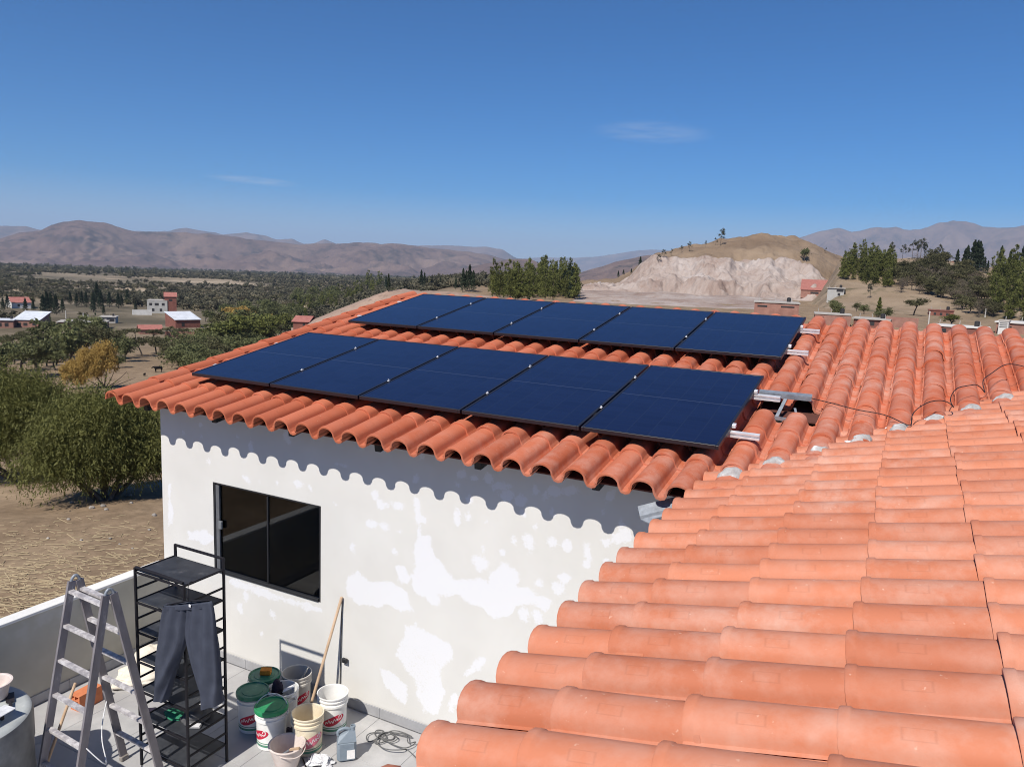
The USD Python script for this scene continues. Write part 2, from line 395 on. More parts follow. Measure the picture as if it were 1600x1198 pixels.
M['red_brick'] = mottled('house_brick', [(.3, (.235, .115, .088)), (.7, (.33, .175, .135))], scale=.8, rough=.9, coords="world")
M['dark_brick'] = mottled('dark_brick', [(.3, (.16, .06, .045)), (.7, (.24, .095, .07))], scale=.8, rough=.9, coords="world")
M['tin'] = mottled('tin_roof', [(.3, (.52, .54, .57)), (.7, (.70, .72, .75))], scale=.4, rough=.5, coords="world")
M['concrete'] = mottled('weathered_concrete', [(.3, (.33, .30, .27)), (.7, (.46, .43, .39))], scale=.6, rough=.9, coords="world")
M['grey_wall'] = mottled('grey_painted_wall', [(.3, (.33, .32, .30)), (.7, (.42, .41, .385))], scale=.4, rough=.9, coords="world")
M['far_white'] = mottled('whitewashed_wall', [(.3, (.50, .48, .45)), (.7, (.64, .62, .59))], scale=.4, rough=.9, coords="world")
M['red_roof'] = mottled('red_tile_roof', [(.3, (.29, .105, .085)), (.7, (.38, .155, .125))], scale=1.0, rough=.85, coords="world")
M['pane_dark'] = plain('dark_opening', (.03, .027, .027), .5)
M['pole'] = mottled('pale_pole', [(.3, (.44, .41, .37)), (.7, (.58, .55, .50))], scale=2, rough=.85)

# wall: painted cream, with white putty repairs (mask baked as a primvar on the wall's own grid)
M['wall'] = look('cream_wall', {"a": ("attribute", {"attribute": "putty"}), "geo": ("geometry", {}), "n": ("noise_texture", {"scale": 2.2, "detail": 5.0}), "n2": ("noise_texture", {"scale": 55.0, "detail": 4.0}),
    "r": ("rgb_ramp", {"ramp": [(.35, (.595, .582, .553)), (.65, (.630, .618, .590))]}), "mix": ("mix_color", {"b": (.675, .675, .69)}),
    "nm": ("map_range", {"from_min": .3, "from_max": .7, "to_min": -.22, "to_max": .22}), "ad": ("math", {"math_type": "add"}), "st": ("map_range", {"from_min": .34, "from_max": .66, "to_min": 0, "to_max": 1, "clamp": True}),
    "b": ("bump", {"strength": .12, "distance": .004}), "p": ("principled_bsdf", {"roughness": .8, "specular_ior_level": .25})},
    [("geo.position", "n.vector"), ("geo.position", "n2.vector"), ("n.fac", "r.fac"), ("r.color", "mix.a"), ("n2.fac", "nm.value"), ("nm.result", "ad.value1"), ("a.fac", "ad.value2"), ("ad.value", "st.value"), ("st.result", "mix.fac"),
     ("mix.result", "p.base_color"), ("n2.fac", "b.height"), ("b.normal", "p.normal")], "p.BSDF")
M['glass'] = look('window_glass', {"f": ("fresnel", {"IOR": 1.5}), "t": ("transparent_bsdf", {"color": (.25, .26, .27)}), "g": ("glossy_bsdf", {"color": (.9, .9, .9), "roughness": .012}), "m": ("mix_closure", {}),
    "k": ("math", {"math_type": "multiply", "value2": .85})},
    [("f.fac", "k.value1"), ("k.value", "m.fac"), ("t.BSDF", "m.closure1"), ("g.BSDF", "m.closure2")], "m.closure")
# solar cells: near black blue silicon behind glass, faint cell joints
M['cells'] = look('solar_cells', {"tc": ("texture_coordinate", {}), "mp": ("mapping", {"scale": (1 / .186, 1 / .0955, 1)}),
    "br": ("brick_texture", {"offset": 0.0, "scale": 1.0, "brick_width": 1.0, "row_height": 1.0, "mortar_size": .018, "mortar_smooth": .2, "color1": (.006, .010, .038), "color2": (.0075, .0125, .045), "mortar": (.013, .019, .046)}),
    "sx": ("separate_xyz", {}), "ab": ("math", {"math_type": "absolute"}), "ml": ("map_range", {"from_min": .004, "from_max": .008, "to_min": .8, "to_max": 0, "clamp": True}), "mix": ("mix_color", {"b": (.045, .055, .09)}),
    "p": ("principled_bsdf", {"roughness": .16, "specular_ior_level": .36, "coat_weight": .0})},
    [("tc.object", "mp.vector"), ("mp.vector", "br.vector"), ("tc.object", "sx.vector"), ("sx.y", "ab.value1"), ("ab.value", "ml.value"), ("ml.result", "mix.fac"), ("br.color", "mix.a"), ("mix.result", "p.base_color")], "p.BSDF")
M['panel_frame'] = plain('black_anodised', (.014, .014, .02), .4, spec=.5)
# land
M['ground'] = look('valley_ground', {"geo": ("geometry", {}), "a": ("attribute", {"attribute": "far"}),
    "n": ("noise_texture", {"scale": .35, "detail": 8.0, "roughness": .65}), "nn": ("noise_texture", {"scale": 3.2, "detail": 6.0, "roughness": .7}),
    "near": ("rgb_ramp", {"ramp": [(.3, (.175, .122, .078)), (.5, (.235, .168, .108)), (.7, (.31, .228, .148))]}), "fine": ("map_range", {"from_min": .3, "from_max": .7, "to_min": .74, "to_max": 1.24}), "h": ("hsv", {"hue": .5, "saturation": 1.0, "fac": 1.0}),
    "mp": ("mapping", {"scale": (.0042, .0095, 0)}), "vo": ("voronoi_texture", {"scale": 1.0, "randomness": .9}), "sc": ("separate_color", {}),
    "fields": ("rgb_ramp", {"ramp": [(0, (.165, .135, .095)), (.40, (.195, .160, .112)), (.55, (.245, .195, .138)), (.8, (.34, .265, .185)), (1, (.43, .345, .25))]}),
    "n2": ("noise_texture", {"scale": .012, "detail": 7.0, "roughness": .7}), "n2r": ("rgb_ramp", {"ramp": [(.40, (.42, .43, .40)), (.56, (1, 1, 1))]}), "mul": ("mix_color", {"blend_type": "multiply", "fac": .9}),
    "mix": ("mix_color", {}), "b": ("bump", {"strength": .10, "distance": .03}), "p": ("principled_bsdf", {"roughness": .95, "specular_ior_level": .1})},
    [("geo.position", "n.vector"), ("geo.position", "nn.vector"), ("n.fac", "near.fac"), ("nn.fac", "fine.value"), ("fine.result", "h.value"), ("near.color", "h.color"), ("geo.position", "mp.vector"), ("mp.vector", "vo.vector"), ("vo.color", "sc.color"), ("sc.r", "fields.fac"),
     ("geo.position", "n2.vector"), ("n2.fac", "n2r.fac"), ("fields.color", "mul.a"), ("n2r.color", "mul.b"), ("h.color", "mix.a"), ("mul.result", "mix.b"), ("a.fac", "mix.fac"), ("mix.result", "p.base_color"), ("nn.fac", "b.height"), ("b.normal", "p.normal")], "p.BSDF")


def hill_look(name, stops, scale, spots=None, sscale=.02, thr=(.5, .62)):
    N = {"geo": ("geometry", {}), "n": ("noise_texture", {"scale": scale, "detail": 9.0, "roughness": .62}), "r": ("rgb_ramp", {"ramp": stops}),
         "n2": ("noise_texture", {"scale": sscale, "detail": 8.0, "roughness": .7}), "mr": ("map_range", {"from_min": thr[0], "from_max": thr[1], "to_min": 0, "to_max": 1, "clamp": True}),
         "mix": ("mix_color", {"b": spots or stops[0][1]}), "b": ("bump", {"strength": .5, "distance": .03 / scale}), "p": ("principled_bsdf", {"roughness": .95, "specular_ior_level": .1})}
    return look(name, N, [("geo.position", "n.vector"), ("geo.position", "n2.vector"), ("n.fac", "r.fac"), ("n2.fac", "mr.value"), ("mr.result", "mix.fac"), ("r.color", "mix.a"), ("mix.result", "p.base_color"), ("n.fac", "b.height"), ("b.normal", "p.normal")], "p.BSDF")


M['mountain'] = hill_look('mountain_slopes', [(.3, (.092, .060, .054)), (.5, (.142, .094, .080)), (.7, (.20, .138, .108))], .0016, (.055, .044, .042), .004, (.5, .66))
M['far_mountain'] = hill_look('far_mountains', [(.3, (.125, .082, .075)), (.7, (.20, .140, .115))], .0009, (.080, .062, .060), .002, (.5, .66))
M['ridge'] = hill_look('dry_ridge', [(.3, (.20, .145, .095)), (.7, (.31, .235, .165))], .05, (.12, .10, .06), .09, (.52, .64))
M['bank'] = hill_look('pinkish_earth', [(.3, (.27, .185, .14)), (.7, (.38, .275, .215))], .09, (.19, .13, .10), .4, (.52, .66))
M['quarry'] = look('quarry_hill', {"geo": ("geometry", {}), "a": ("attribute", {"attribute": "cut"}), "mp": ("mapping", {"scale": (1, 1, .35)}),
    "n": ("noise_texture", {"scale": .028, "detail": 10.0, "roughness": .72, "distortion": .8}), "rock": ("rgb_ramp", {"ramp": [(.30, (.17, .115, .092)), (.42, (.27, .200, .168)), (.52, (.335, .272, .238)), (.62, (.39, .335, .305)), (.75, (.47, .42, .39))]}),
    "n2": ("noise_texture", {"scale": .022, "detail": 8.0, "roughness": .6}), "grass": ("rgb_ramp", {"ramp": [(.35, (.165, .115, .078)), (.6, (.245, .178, .122)), (.75, (.31, .235, .17))]}),
    "n3": ("noise_texture", {"scale": .25, "detail": 5.0}), "nm": ("map_range", {"from_min": .3, "from_max": .7, "to_min": -.35, "to_max": .35}), "ad": ("math", {"math_type": "add"}), "st": ("map_range", {"from_min": .42, "from_max": .58, "to_min": 0, "to_max": 1, "clamp": True}),
    "mix": ("mix_color", {}), "b": ("bump", {"strength": .8, "distance": .8}), "p": ("principled_bsdf", {"roughness": .95, "specular_ior_level": .1})},
    [("geo.position", "mp.vector"), ("mp.vector", "n.vector"), ("n.fac", "rock.fac"), ("geo.position", "n2.vector"), ("n2.fac", "grass.fac"), ("geo.position", "n3.vector"), ("n3.fac", "nm.value"), ("nm.result", "ad.value1"), ("a.fac", "ad.value2"), ("ad.value", "st.value"), ("st.result", "mix.fac"),
     ("grass.color", "mix.a"), ("rock.color", "mix.b"), ("mix.result", "p.base_color"), ("n3.fac", "b.height"), ("b.normal", "p.normal")], "p.BSDF")
M['snow'] = plain('snow', (.8, .8, .82), .6)

# ------------------------------------------------------------------ land: valley floor, hills, mountains
HL = np.array([(0, -6.6), (26, -6.7), (40, -8.2), (60, -11.5), (110, -19.5), (165, -24.5), (230, -27), (400, -31), (700, -34), (1200, -38), (2500, -52), (5000, -92), (9000, -165), (16000, -300), (60000, -450)], float)
HR = np.array([(0, -6.6), (30, -6.8), (60, -7.6), (300, -8.5), (700, -10), (1200, -22), (2500, -52), (5000, -92), (9000, -165), (16000, -300), (60000, -450)], float)


def ground_h(x, y):
    x, y = np.asarray(x, float), np.asarray(y, float)
    dx, dy = x - CAM[0], y - CAM[1]; r = np.hypot(dx, dy); az = np.arctan2(dx, dy)
    t = sstep(-.74, -.52, az) * (1 - sstep(2.2, 2.9, az))
    h = np.interp(r, HL[:, 0], HL[:, 1]) * (1 - t) + np.interp(r, HR[:, 0], HR[:, 1]) * t
    p = np.stack([x, y, np.zeros_like(x)], -1)
    h = h + (fbm(p * .02, 3, 3) - .5) * np.clip((r - 40) / 100, 0, 1) * 3.0 + (fbm(p * .35, 3, 5) - .5) * .35 * np.clip((r - 14) / 8, 0, 1)
    h = h + (fbm(p * .0012, 4, 9) - .5) * np.clip((r - 1500) / 2500, 0, 1) * 28
    return h


PATCH = []        # extra height fields in polar coordinates round the viewpoint


def az_of(px, py):
    d = ray(px, py); return math.atan2(d[0], d[1])


def slope_of(px, py):
    d = ray(px, py); return d[2] / math.hypot(d[0], d[1])


def prof(pts):
    """pixel polyline -> (azimuths, slopes)"""
    a = np.array([(az_of(*p), slope_of(*p)) for p in pts]); return a[:, 0], a[:, 1]


def polar_patch(azs, rs, Z):
    A, Rr = np.meshgrid(azs, rs, indexing='ij')
    return np.stack([CAM[0] + Rr * np.sin(A), CAM[1] + Rr * np.cos(A), Z], -1)


def sample_patches(x, y):
    dx, dy = np.asarray(x, float) - CAM[0], np.asarray(y, float) - CAM[1]; r = np.hypot(dx, dy); az = np.arctan2(dx, dy)
    from scipy.interpolate import RegularGridInterpolator
    h = ground_h(x, y)
    for azs, rs, Z in PATCH:
        f = RegularGridInterpolator((azs, rs), Z, bounds_error=False, fill_value=-1e9)
        h = np.maximum(h, f(np.stack([az, r], -1)))
    return h


_az = np.unique(np.r_[np.linspace(-PI, -1.25, 50), np.linspace(-1.25, .35, 330), np.linspace(.35, PI, 60)])
_rs = np.r_[0.5, np.geomspace(6, 60, 110), np.geomspace(61, 30000, 150)]
A_, Rr_ = np.meshgrid(_az, _rs, indexing='ij')
GX, GY = CAM[0] + Rr_ * np.sin(A_), CAM[1] + Rr_ * np.cos(A_)
gp = np.stack([GX, GY, ground_h(GX, GY)], -1)
ground = obj('ground', grid_mesh(gp), M['ground'], smooth=True, kind='structure', label='dry valley floor of straw coloured fields and scrub')
far = sstep(150, 420, Rr_) * (1 - sstep(-.62, -.5, A_) * (1 - sstep(700, 1200, Rr_)))
set_primvar(ground, 'far', far.ravel())


def mountain(name, pts, dist, front, back, mat, seed, rough, label, base=None, nr=70, na=260, power=1.25):
    azp, slp = prof(pts)
    azs = np.linspace(azp[0], azp[-1], na); sl = np.interp(azs, azp, slp)
    t = np.r_[np.linspace(-1, 0, nr), np.linspace(0, 1, nr // 2)[1:]]
    rs = np.where(t < 0, dist + t * front, dist + t * back)
    A, Rr = np.meshgrid(azs, rs, indexing='ij'); T = np.broadcast_to(t, A.shape)
    X, Y = CAM[0] + Rr * np.sin(A), CAM[1] + Rr * np.cos(A)
    b = ground_h(X, Y) - (25 if base is None else base)
    top = (CAM[2] + sl * dist)[:, None]
    w = np.clip(1 - np.abs(T), 0, 1) ** power
    p = np.stack([X, Y, np.zeros_like(X)], -1) / (front * .30)
    n = (fbm(p, 6, seed) - .5); n2 = np.abs(fbm(p * 1.9, 5, seed + 7) - .5) * 2
    ends = np.minimum(1, np.minimum((A - azs[0]), (azs[-1] - A)) / .03)
    z = b + (top - b) * w * np.clip(ends, 0, 1) + rough * (n * 1.5 - n2 * .7) * (4 * w * (1 - w)) * (top - b) + rough * .10 * (fbm(p * 6, 3, seed + 3) - .5) * w * (top - b)
    o = obj(name, grid_mesh(polar_patch(azs, rs, z)), mat, smooth=True, kind='structure', label=label)
    PATCH.append((azs, rs, z)) if dist < 1000 else None
    return o


mountain('mountain_range', [(-260, 385), (-160, 372), (-60, 378), (0, 373), (30, 364), (62, 361), (80, 352), (100, 346.5), (130, 344), (160, 348), (190, 356), (215, 361), (245, 364), (290, 364), (330, 366), (380, 372), (430, 377), (470, 382), (515, 380), (560, 379), (620, 381), (660, 386), (700, 390), (735, 393), (770, 400), (800, 409), (840, 424), (880, 440)],
         7800, 2600, 3500, M['mountain'], 11, .75, 'brown mountain range closing the valley', nr=110, na=420)
mountain('mountain_range', [(690, 432), (730, 418), (770, 410), (795, 405), (830, 406), (850, 414), (880, 424), (905, 426), (940, 416), (960, 409), (1000, 401), (1030, 397), (1060, 395), (1100, 399), (1180, 420), (1240, 440)],
         4300, 1200, 1800, M['mountain'], 23, .5, 'dark low hills in front of the hazy gap in the mountains', na=200)
mountain('mountain_range', [(-240, 365), (-100, 356), (0, 353), (40, 354), (60, 359), (120, 365), (210, 360), (230, 362), (262, 361), (290, 356), (325, 362), (350, 367), (385, 363), (415, 368), (432, 374), (457, 373), (475, 381), (490, 380), (507, 374), (525, 381), (600, 386), (680, 383), (720, 384), (740, 386), (760, 386), (785, 390), (805, 403), (830, 410), (870, 430)],
         15500, 3500, 5000, M['far_mountain'], 31, .5, 'blue jagged peaks behind the brown mountain range', na=360)
mountain('mountain_range', [(760, 420), (800, 404), (850, 402), (900, 403), (930, 401), (960, 397), (1000, 391), (1030, 390), (1060, 392), (1100, 395), (1200, 400), (1260, 420)],
         23000, 4000, 5000, M['far_mountain'], 37, .45, 'palest mountains in the gap left of the quarry hill', na=160)
mountain('mountain_range', [(1130, 420), (1190, 395), (1230, 378), (1262, 368), (1290, 360), (1310, 356), (1330, 362), (1345, 361), (1370, 354), (1400, 355), (1412, 360), (1440, 358), (1465, 349), (1490, 343), (1510, 346), (1535, 356), (1560, 357), (1600, 354), (1700, 352), (1800, 358), (1900, 375), (2000, 400)],
         14500, 5200, 5000, M['far_mountain'], 43, .65, 'high purple mountains behind the wooded ridge', nr=110, na=300)

# quarry hill: a grassy hill whose near side has been dug away to a bare rock face
_cx = [(872, 476), (892, 446), (925, 439), (960, 436), (985, 428), (1005, 414), (1020, 403), (1045, 396), (1080, 388), (1120, 380), (1150, 374), (1185, 368), (1215, 369), (1245, 377), (1275, 387), (1305, 397), (1340, 408), (1380, 425), (1420, 450)]
_ed = [(872, 477), (892, 447), (925, 440), (960, 437), (985, 429), (1005, 415), (1020, 405), (1050, 401), (1100, 400), (1150, 401), (1185, 402), (1215, 403), (1240, 408), (1262, 418), (1285, 434), (1310, 448), (1340, 458), (1380, 462), (1420, 468)]
qa, qc = prof(_cx); qa2, qe = prof(_ed)
azs = np.linspace(qa[0], qa[-1], 330)
rs = np.r_[np.linspace(200, 388, 40), np.linspace(390, 475, 100), np.linspace(478, 590, 40), np.linspace(600, 900, 20)]
A, Rr = np.meshgrid(azs, rs, indexing='ij')
X, Y = CAM[0] + Rr * np.sin(A), CAM[1] + Rr * np.cos(A)
P3 = np.stack([X, Y, np.zeros_like(X)], -1)
b = ground_h(X, Y) - 1.0
gul = fbm(np.stack([A * 420 * .09, np.full_like(A, .5) + Rr * .006, np.zeros_like(A)], -1), 5, 71) - .5
edge_r = 462 + gul * 30 + (fbm(P3 * .012, 2, 8) - .5) * 20
ze = (CAM[2] + np.interp(azs, qa2, qe) * 470)[:, None]; zc = (CAM[2] + np.interp(azs, qa, qc) * 565)[:, None]
foot = 392.0 + gul * 22
ramp_ = np.clip((Rr - foot) / (edge_r - foot), 0, 1)
ramp_ = np.interp(ramp_, [0, .12, .30, .36, .58, .68, 1], [0, .05, .34, .36, .46, .56, 1])
up = b + (ze - b) * ramp_
hill = np.where(Rr < edge_r, up, np.where(Rr < 565, ze + (zc - ze) * np.sin(np.clip((Rr - edge_r) / (565 - edge_r), 0, 1) * PI / 2), zc - (zc - b + 4) * sstep(565, 900, Rr)))
face = (Rr < edge_r + 2) & (Rr > 380)
rockn = fbm(P3 * .06, 5, 14) - .5
rk2 = np.abs(fbm(P3 * .11 + 9, 4, 15) - .5)
hill = hill - (rk2 - .12) * 9.0 * np.where(face, np.clip(ramp_ * 6, 0, 1) * np.clip((1 - ramp_) * 8, 0, 1), 0) + rockn * 9.0 + (fbm(P3 * .25, 3, 19) - .5) * np.where(face, 3.0, .8) * np.where(face, np.clip(ramp_ * 6, 0, 1) * np.clip((1 - ramp_) * 8, 0, 1), .12)
ea = np.clip(np.minimum(A - azs[0], azs[-1] - A) / .02, 0, 1)
hill = b - 2 + (hill - b + 2) * ea
yard = sstep(az_of(880, 470), az_of(900, 470), A) * (1 - sstep(az_of(1235, 470), az_of(1260, 470), A)) * sstep(205, 240, Rr)
hill = np.where(Rr < foot, ground_h(X, Y) - 2.5 + 3.0 * yard + rockn * 3.0 * yard, hill)
q = obj('quarry_hill', grid_mesh(polar_patch(azs, rs, hill)), M['quarry'], smooth=True, kind='structure', label='grassy round hill with its near side quarried away to pale rock')
right_grass = sstep(az_of(1320, 440), az_of(1350, 440), A)
cutm = np.clip((edge_r - Rr) / 4 + .5, 0, 1) * (1 - right_grass)
set_primvar(q, 'cut', cutm.ravel())
PATCH.append((azs, rs, hill))

# wooded ridge to the right
wa, wc = prof([(1262, 470), (1290, 425), (1320, 405), (1345, 402), (1370, 404), (1400, 404), (1430, 402), (1460, 404), (1480, 407), (1500, 412), (1520, 418), (1545, 418), (1570, 413), (1600, 408), (1700, 398), (1850, 400), (1950, 430), (2000, 460)])
azs = np.linspace(wa[0], wa[-1], 200); rs = np.r_[np.linspace(215, 420, 80), np.linspace(425, 700, 30)]
A, Rr = np.meshgrid(azs, rs, indexing='ij'); X, Y = CAM[0] + Rr * np.sin(A), CAM[1] + Rr * np.cos(A)
P3 = np.stack([X, Y, np.zeros_like(X)], -1)
b = ground_h(X, Y) - .8; zt = (CAM[2] + np.interp(azs, wa, wc) * 420)[:, None]
t = np.where(Rr < 420, np.clip((Rr - 235) / 185, 0, 1) ** 1.25, 1 - sstep(430, 700, Rr))
z = b + (zt - b) * t * np.clip(np.minimum(A - azs[0], azs[-1] - A) / .03, 0, 1) + (fbm(P3 * .03, 5, 77) - .5) * 9 * np.clip(t * 4, 0, 1) * np.clip((1 - t) * 3, .15, 1)
obj('wooded_ridge', grid_mesh(polar_patch(azs, rs, z)), M['ridge'], smooth=True, kind='structure', label='dry tan ridge dotted with trees right of the quarry')
PATCH.append((azs, rs, z))

# bare earth bank behind the left end of the upper panels
ba, bc = prof([(455, 520), (475, 514), (490, 503), (520, 490), (560, 474), (585, 463), (605, 456), (630, 454), (650, 456), (700, 457), (745, 463), (800, 470), (860, 475), (900, 480)])
azs = np.linspace(ba[0], ba[-1], 220); rs = np.r_[np.linspace(150, 205, 60), np.linspace(207, 290, 24)]
A, Rr = np.meshgrid(azs, rs, indexing='ij'); X, Y = CAM[0] + Rr * np.sin(A), CAM[1] + Rr * np.cos(A)
P3 = np.stack([X, Y, np.zeros_like(X)], -1)
b = ground_h(X, Y) - 3.0; zt = (CAM[2] + np.interp(azs, ba, bc) * 205)[:, None]
low = np.minimum(b, zt - 9)
t = np.where(Rr < 205, np.clip((Rr - 165) / 40, 0, 1) ** .75, 1 - sstep(212, 290, Rr))
gul = fbm(np.stack([A * 205 * .25, Rr * .02, np.zeros_like(A)], -1), 5, 91) - .5
z = low + (zt - low) * t + gul * 3.0 * 4 * t * (1 - t) + (fbm(P3 * .2, 4, 17) - .5) * 1.0 * np.clip(t * 3, 0, 1)
z = np.where((Rr > 280) | (Rr < 152), b - 3, z)
obj('earth_bank', grid_mesh(polar_patch(azs, rs, z)), M['bank'], smooth=True, kind='structure', label='bare pinkish earth bank behind the roof left of the tall trees')
PATCH.append((azs, rs, z))

# patches of snow near the tops of the right mountains
# air: one even volume over the whole scene
hz = box((-45000, -45000, -480), (45000, 45000, 1650))
M['air'] = look('air', {"v": ("principled_volume", {"color": (.62, .79, 1.0), "density": HAZE_DENSITY, "anisotropy": 0.0})}, [], None, "v.volume")
obj('haze', hz, M['air'], smooth=False, kind='stuff', label='thin blue haze over the valley')


def on_land(px, py, rmin=30.0, rmax=9000.0):
    """where the line of sight through a pixel first meets the land"""
    d = ray(px, py); h = math.hypot(d[0], d[1])
    r = np.geomspace(rmin, rmax, 1600); x, y, z = CAM[0] + r * d[0] / h, CAM[1] + r * d[1] / h, CAM[2] + r * d[2] / h
    g = sample_patches(x, y); k = np.nonzero(g > z)[0]
    i = k[0] if len(k) else len(r) - 1
    return np.array([x[i], y[i], g[i]]), r[i]
# ------------------------------------------------------------------ the two house wings
SLA = 0.18239                       # pitch of the rear wing's roof, rising towards +y
eA = np.array([0, math.cos(SLA), math.sin(SLA)]); nA = np.array([0, -math.sin(SLA), math.cos(SLA)])
TB = 0.24; SLB = math.atan(TB)       # the front wing's roof rises towards +x
eB = np.array([math.cos(SLB), 0, math.sin(SLB)]); nB = np.array([-math.sin(SLB), 0, math.cos(SLB)])
ZF, YW = -3.16, -0.12               # terrace floor, wall plane
PITCH_T, COURSE = 0.27, 0.425
AV0 = -0.585                        # eave of the rear roof, measured along its slope


def s_tile(seg=9, lift=0.0, mirror=False):
    """one clay S tile: barrel and pan in one piece, lying along +y, its lower end at y = 0"""
    a = np.linspace(PI, 0, seg + 1)
    prof_ = [(-.106, -.006)] + [(.094 * math.cos(t), .082 * math.sin(t) ** .88) for t in a] + [(.100, -.016), (.112, -.038), (.138, -.044), (.162, -.036), (.177, -.006)]
    prof_ = np.array(prof_); prof_[:seg + 2, 1] += lift
    d = np.gradient(prof_, axis=0); nrm = np.c_[-d[:, 1], d[:, 0]]; nrm /= np.linalg.norm(nrm, axis=1, keepdims=True)
    inner = prof_ - nrm * .013
    L = COURSE + .065
    secs = []
    for y, s, dz in ((0.0, 1.03, .011), (.006, 1.05, .012), (.030, 1.045, .012), (.037, 1.0, .011), (L, .93, 0.0)):
        secs.append(np.c_[prof_[:, 0] * min(1.02, s), np.full(len(prof_), y), prof_[:, 1] * s + dz + (.009 * (prof_[:, 1] < -.001) if y < .1 else 0)])
    iS = [np.c_[inner[:, 0], np.full(len(inner), y), inner[:, 1] + dz] for y, dz in ((0.0, .011), (L, 0.0))]
    k = len(prof_); V = np.vstack(secs + iS); F = []

    def strip(o1, o2, flip=False):
        for i in range(k - 1):
            q = [o1 + i, o1 + i + 1, o2 + i + 1, o2 + i]
            if flip:
                q = q[::-1]
            F.extend([[q[0], q[1], q[2]], [q[0], q[2], q[3]]])
    [strip(i * k, (i + 1) * k) for i in range(4)]; strip(5 * k, 6 * k, True); strip(0, 5 * k, True); strip(4 * k, 6 * k)
    if mirror:
        V = V * np.array([-1, 1, 1]); F = [f[::-1] for f in F]
    return trimesh.Trimesh(V, np.array(F), process=False)


def ridge_h(x, y):                   # crown level of each roof above a plan point
    return y * math.tan(SLA) - .1 / math.cos(SLA), -.19 + (x - 5.69) * TB


# --- rear wing: walls, window, roof with tiles
house = thing('house_wing', 'house wing with cream puttied wall, dark window and tiled roof under solar panels', 'house')
WX0, WX1, WZ1 = -.36, 5.95, -.275
win = (.45, 1.955, -2.145, -1.135)      # x0, x1, z0, z1
step = .0165
xs = np.unique(np.round(np.r_[np.arange(WX0, WX1, step), WX1, win[0], win[1]], 5)); zs = np.unique(np.round(np.r_[np.arange(ZF - .02, WZ1, step), WZ1, win[2], win[3]], 5))
GXw, GZw = np.meshgrid(xs, zs, indexing='ij')
inw = (GXw[:-1, :-1] >= win[0] - 1e-4) & (GXw[1:, :-1] <= win[1] + 1e-4) & (GZw[:-1, :-1] >= win[2] - 1e-4) & (GZw[:-1, 1:] <= win[3] + 1e-4)
idx = np.arange(GXw.size).reshape(GXw.shape)
qd = np.stack([idx[:-1, :-1], idx[1:, :-1], idx[1:, 1:], idx[:-1, 1:]], -1)[~inw]
wav = (fbm(np.stack([GXw * .9, GZw * .9, np.zeros_like(GXw)], -1), 3, 4) - .5) * .008
Vw = np.stack([GXw, np.full_like(GXw, YW) + wav * (np.abs(GXw - (win[0] + win[1]) / 2) > .8), GZw], -1).reshape(-1, 3)
Fw = np.vstack([qd[:, [0, 1, 2]], qd[:, [0, 2, 3]]])
wall = obj('wall', (Vw, Fw), M['wall'], house, smooth=True)


def wpt(p):
    q = on(p[0], p[1], 1, YW); return q[0], q[2]


def c8(*pts): return [wpt((600 + x / 2.996, 560 + y / 2.996)) for x, y in pts]
def c4(*pts): return [wpt((580 + x / 2.866, 780 + y / 2.866)) for x, y in pts]
def c7(*pts): return [wpt((150 + x / 2.996, 560 + y / 2.996)) for x, y in pts]
def c6(*pts): return [wpt((300 + x / 4, 900 + y / 4)) for x, y in pts]


polys = [c4((210, 165), (265, 165), (275, 240), (330, 290), (380, 352), (480, 352), (530, 380), (545, 330), (580, 295), (640, 285), (682, 325), (662, 385), (700, 385), (800, 455), (780, 500), (700, 462), (640, 475), (620, 530), (550, 540), (495, 485), (400, 440), (300, 425), (205, 432), (178, 385), (195, 250)),
         c4((0, 360), (100, 365), (160, 420), (190, 500), (150, 512), (100, 480), (0, 470), (-60, 470), (-110, 440), (-115, 330), (-60, 315)), c4((115, 310), (150, 300), (178, 350), (165, 378), (110, 368)),
         c4((150, 560), (200, 548), (240, 590), (300, 620), (352, 645), (362, 712), (312, 765), (330, 865), (300, 960), (232, 950), (190, 805), (118, 700)),
         c4((45, 758), (100, 780), (162, 830), (150, 915), (100, 880), (60, 820)), c4((408, 790), (440, 732), (508, 718), (490, 772), (425, 802)), c4((345, 900), (375, 870), (400, 900), (370, 960), (345, 950)),
         c4((202, 0), (210, 0), (222, 165), (212, 165)), c8((150, 655), (158, 655), (170, 830), (158, 830)),
         c6((225, 5), (420, 70), (800, 190), (825, 225), (780, 235), (400, 110), (225, 45)), c7((335, 590), (352, 580), (362, 780), (335, 790)), c7((425, 800), (520, 800), (548, 840), (500, 870), (430, 850))]
dabs4 = [(485, 285, 40, 32), (710, 195, 32, 48), (805, 190, 20, 28), (880, 215, 26, 34), (970, 240, 18, 40), (962, 292, 18, 20), (1040, 190, 24, 26), (1110, 175, 30, 26), (1055, 275, 22, 22), (750, 375, 26, 24), (840, 400, 32, 22), (870, 345, 32, 26), (680, 512, 30, 34), (750, 522, 25, 28), (280, 450, 28, 24), (108, 235, 16, 18), (385, 80, 12, 28), (435, 78, 16, 32), (510, 105, 18, 16), (640, 195, 10, 18), (730, 125, 14, 20), (130, 145, 8, 12), (500, 230, 6, 10), (590, 235, 8, 10), (45, 22, 22, 16), (120, 32, 20, 18), (55, 115, 18, 14), (12, 105, 20, 12), (1145, 170, 24, 26), (235, 92, 12, 10)]
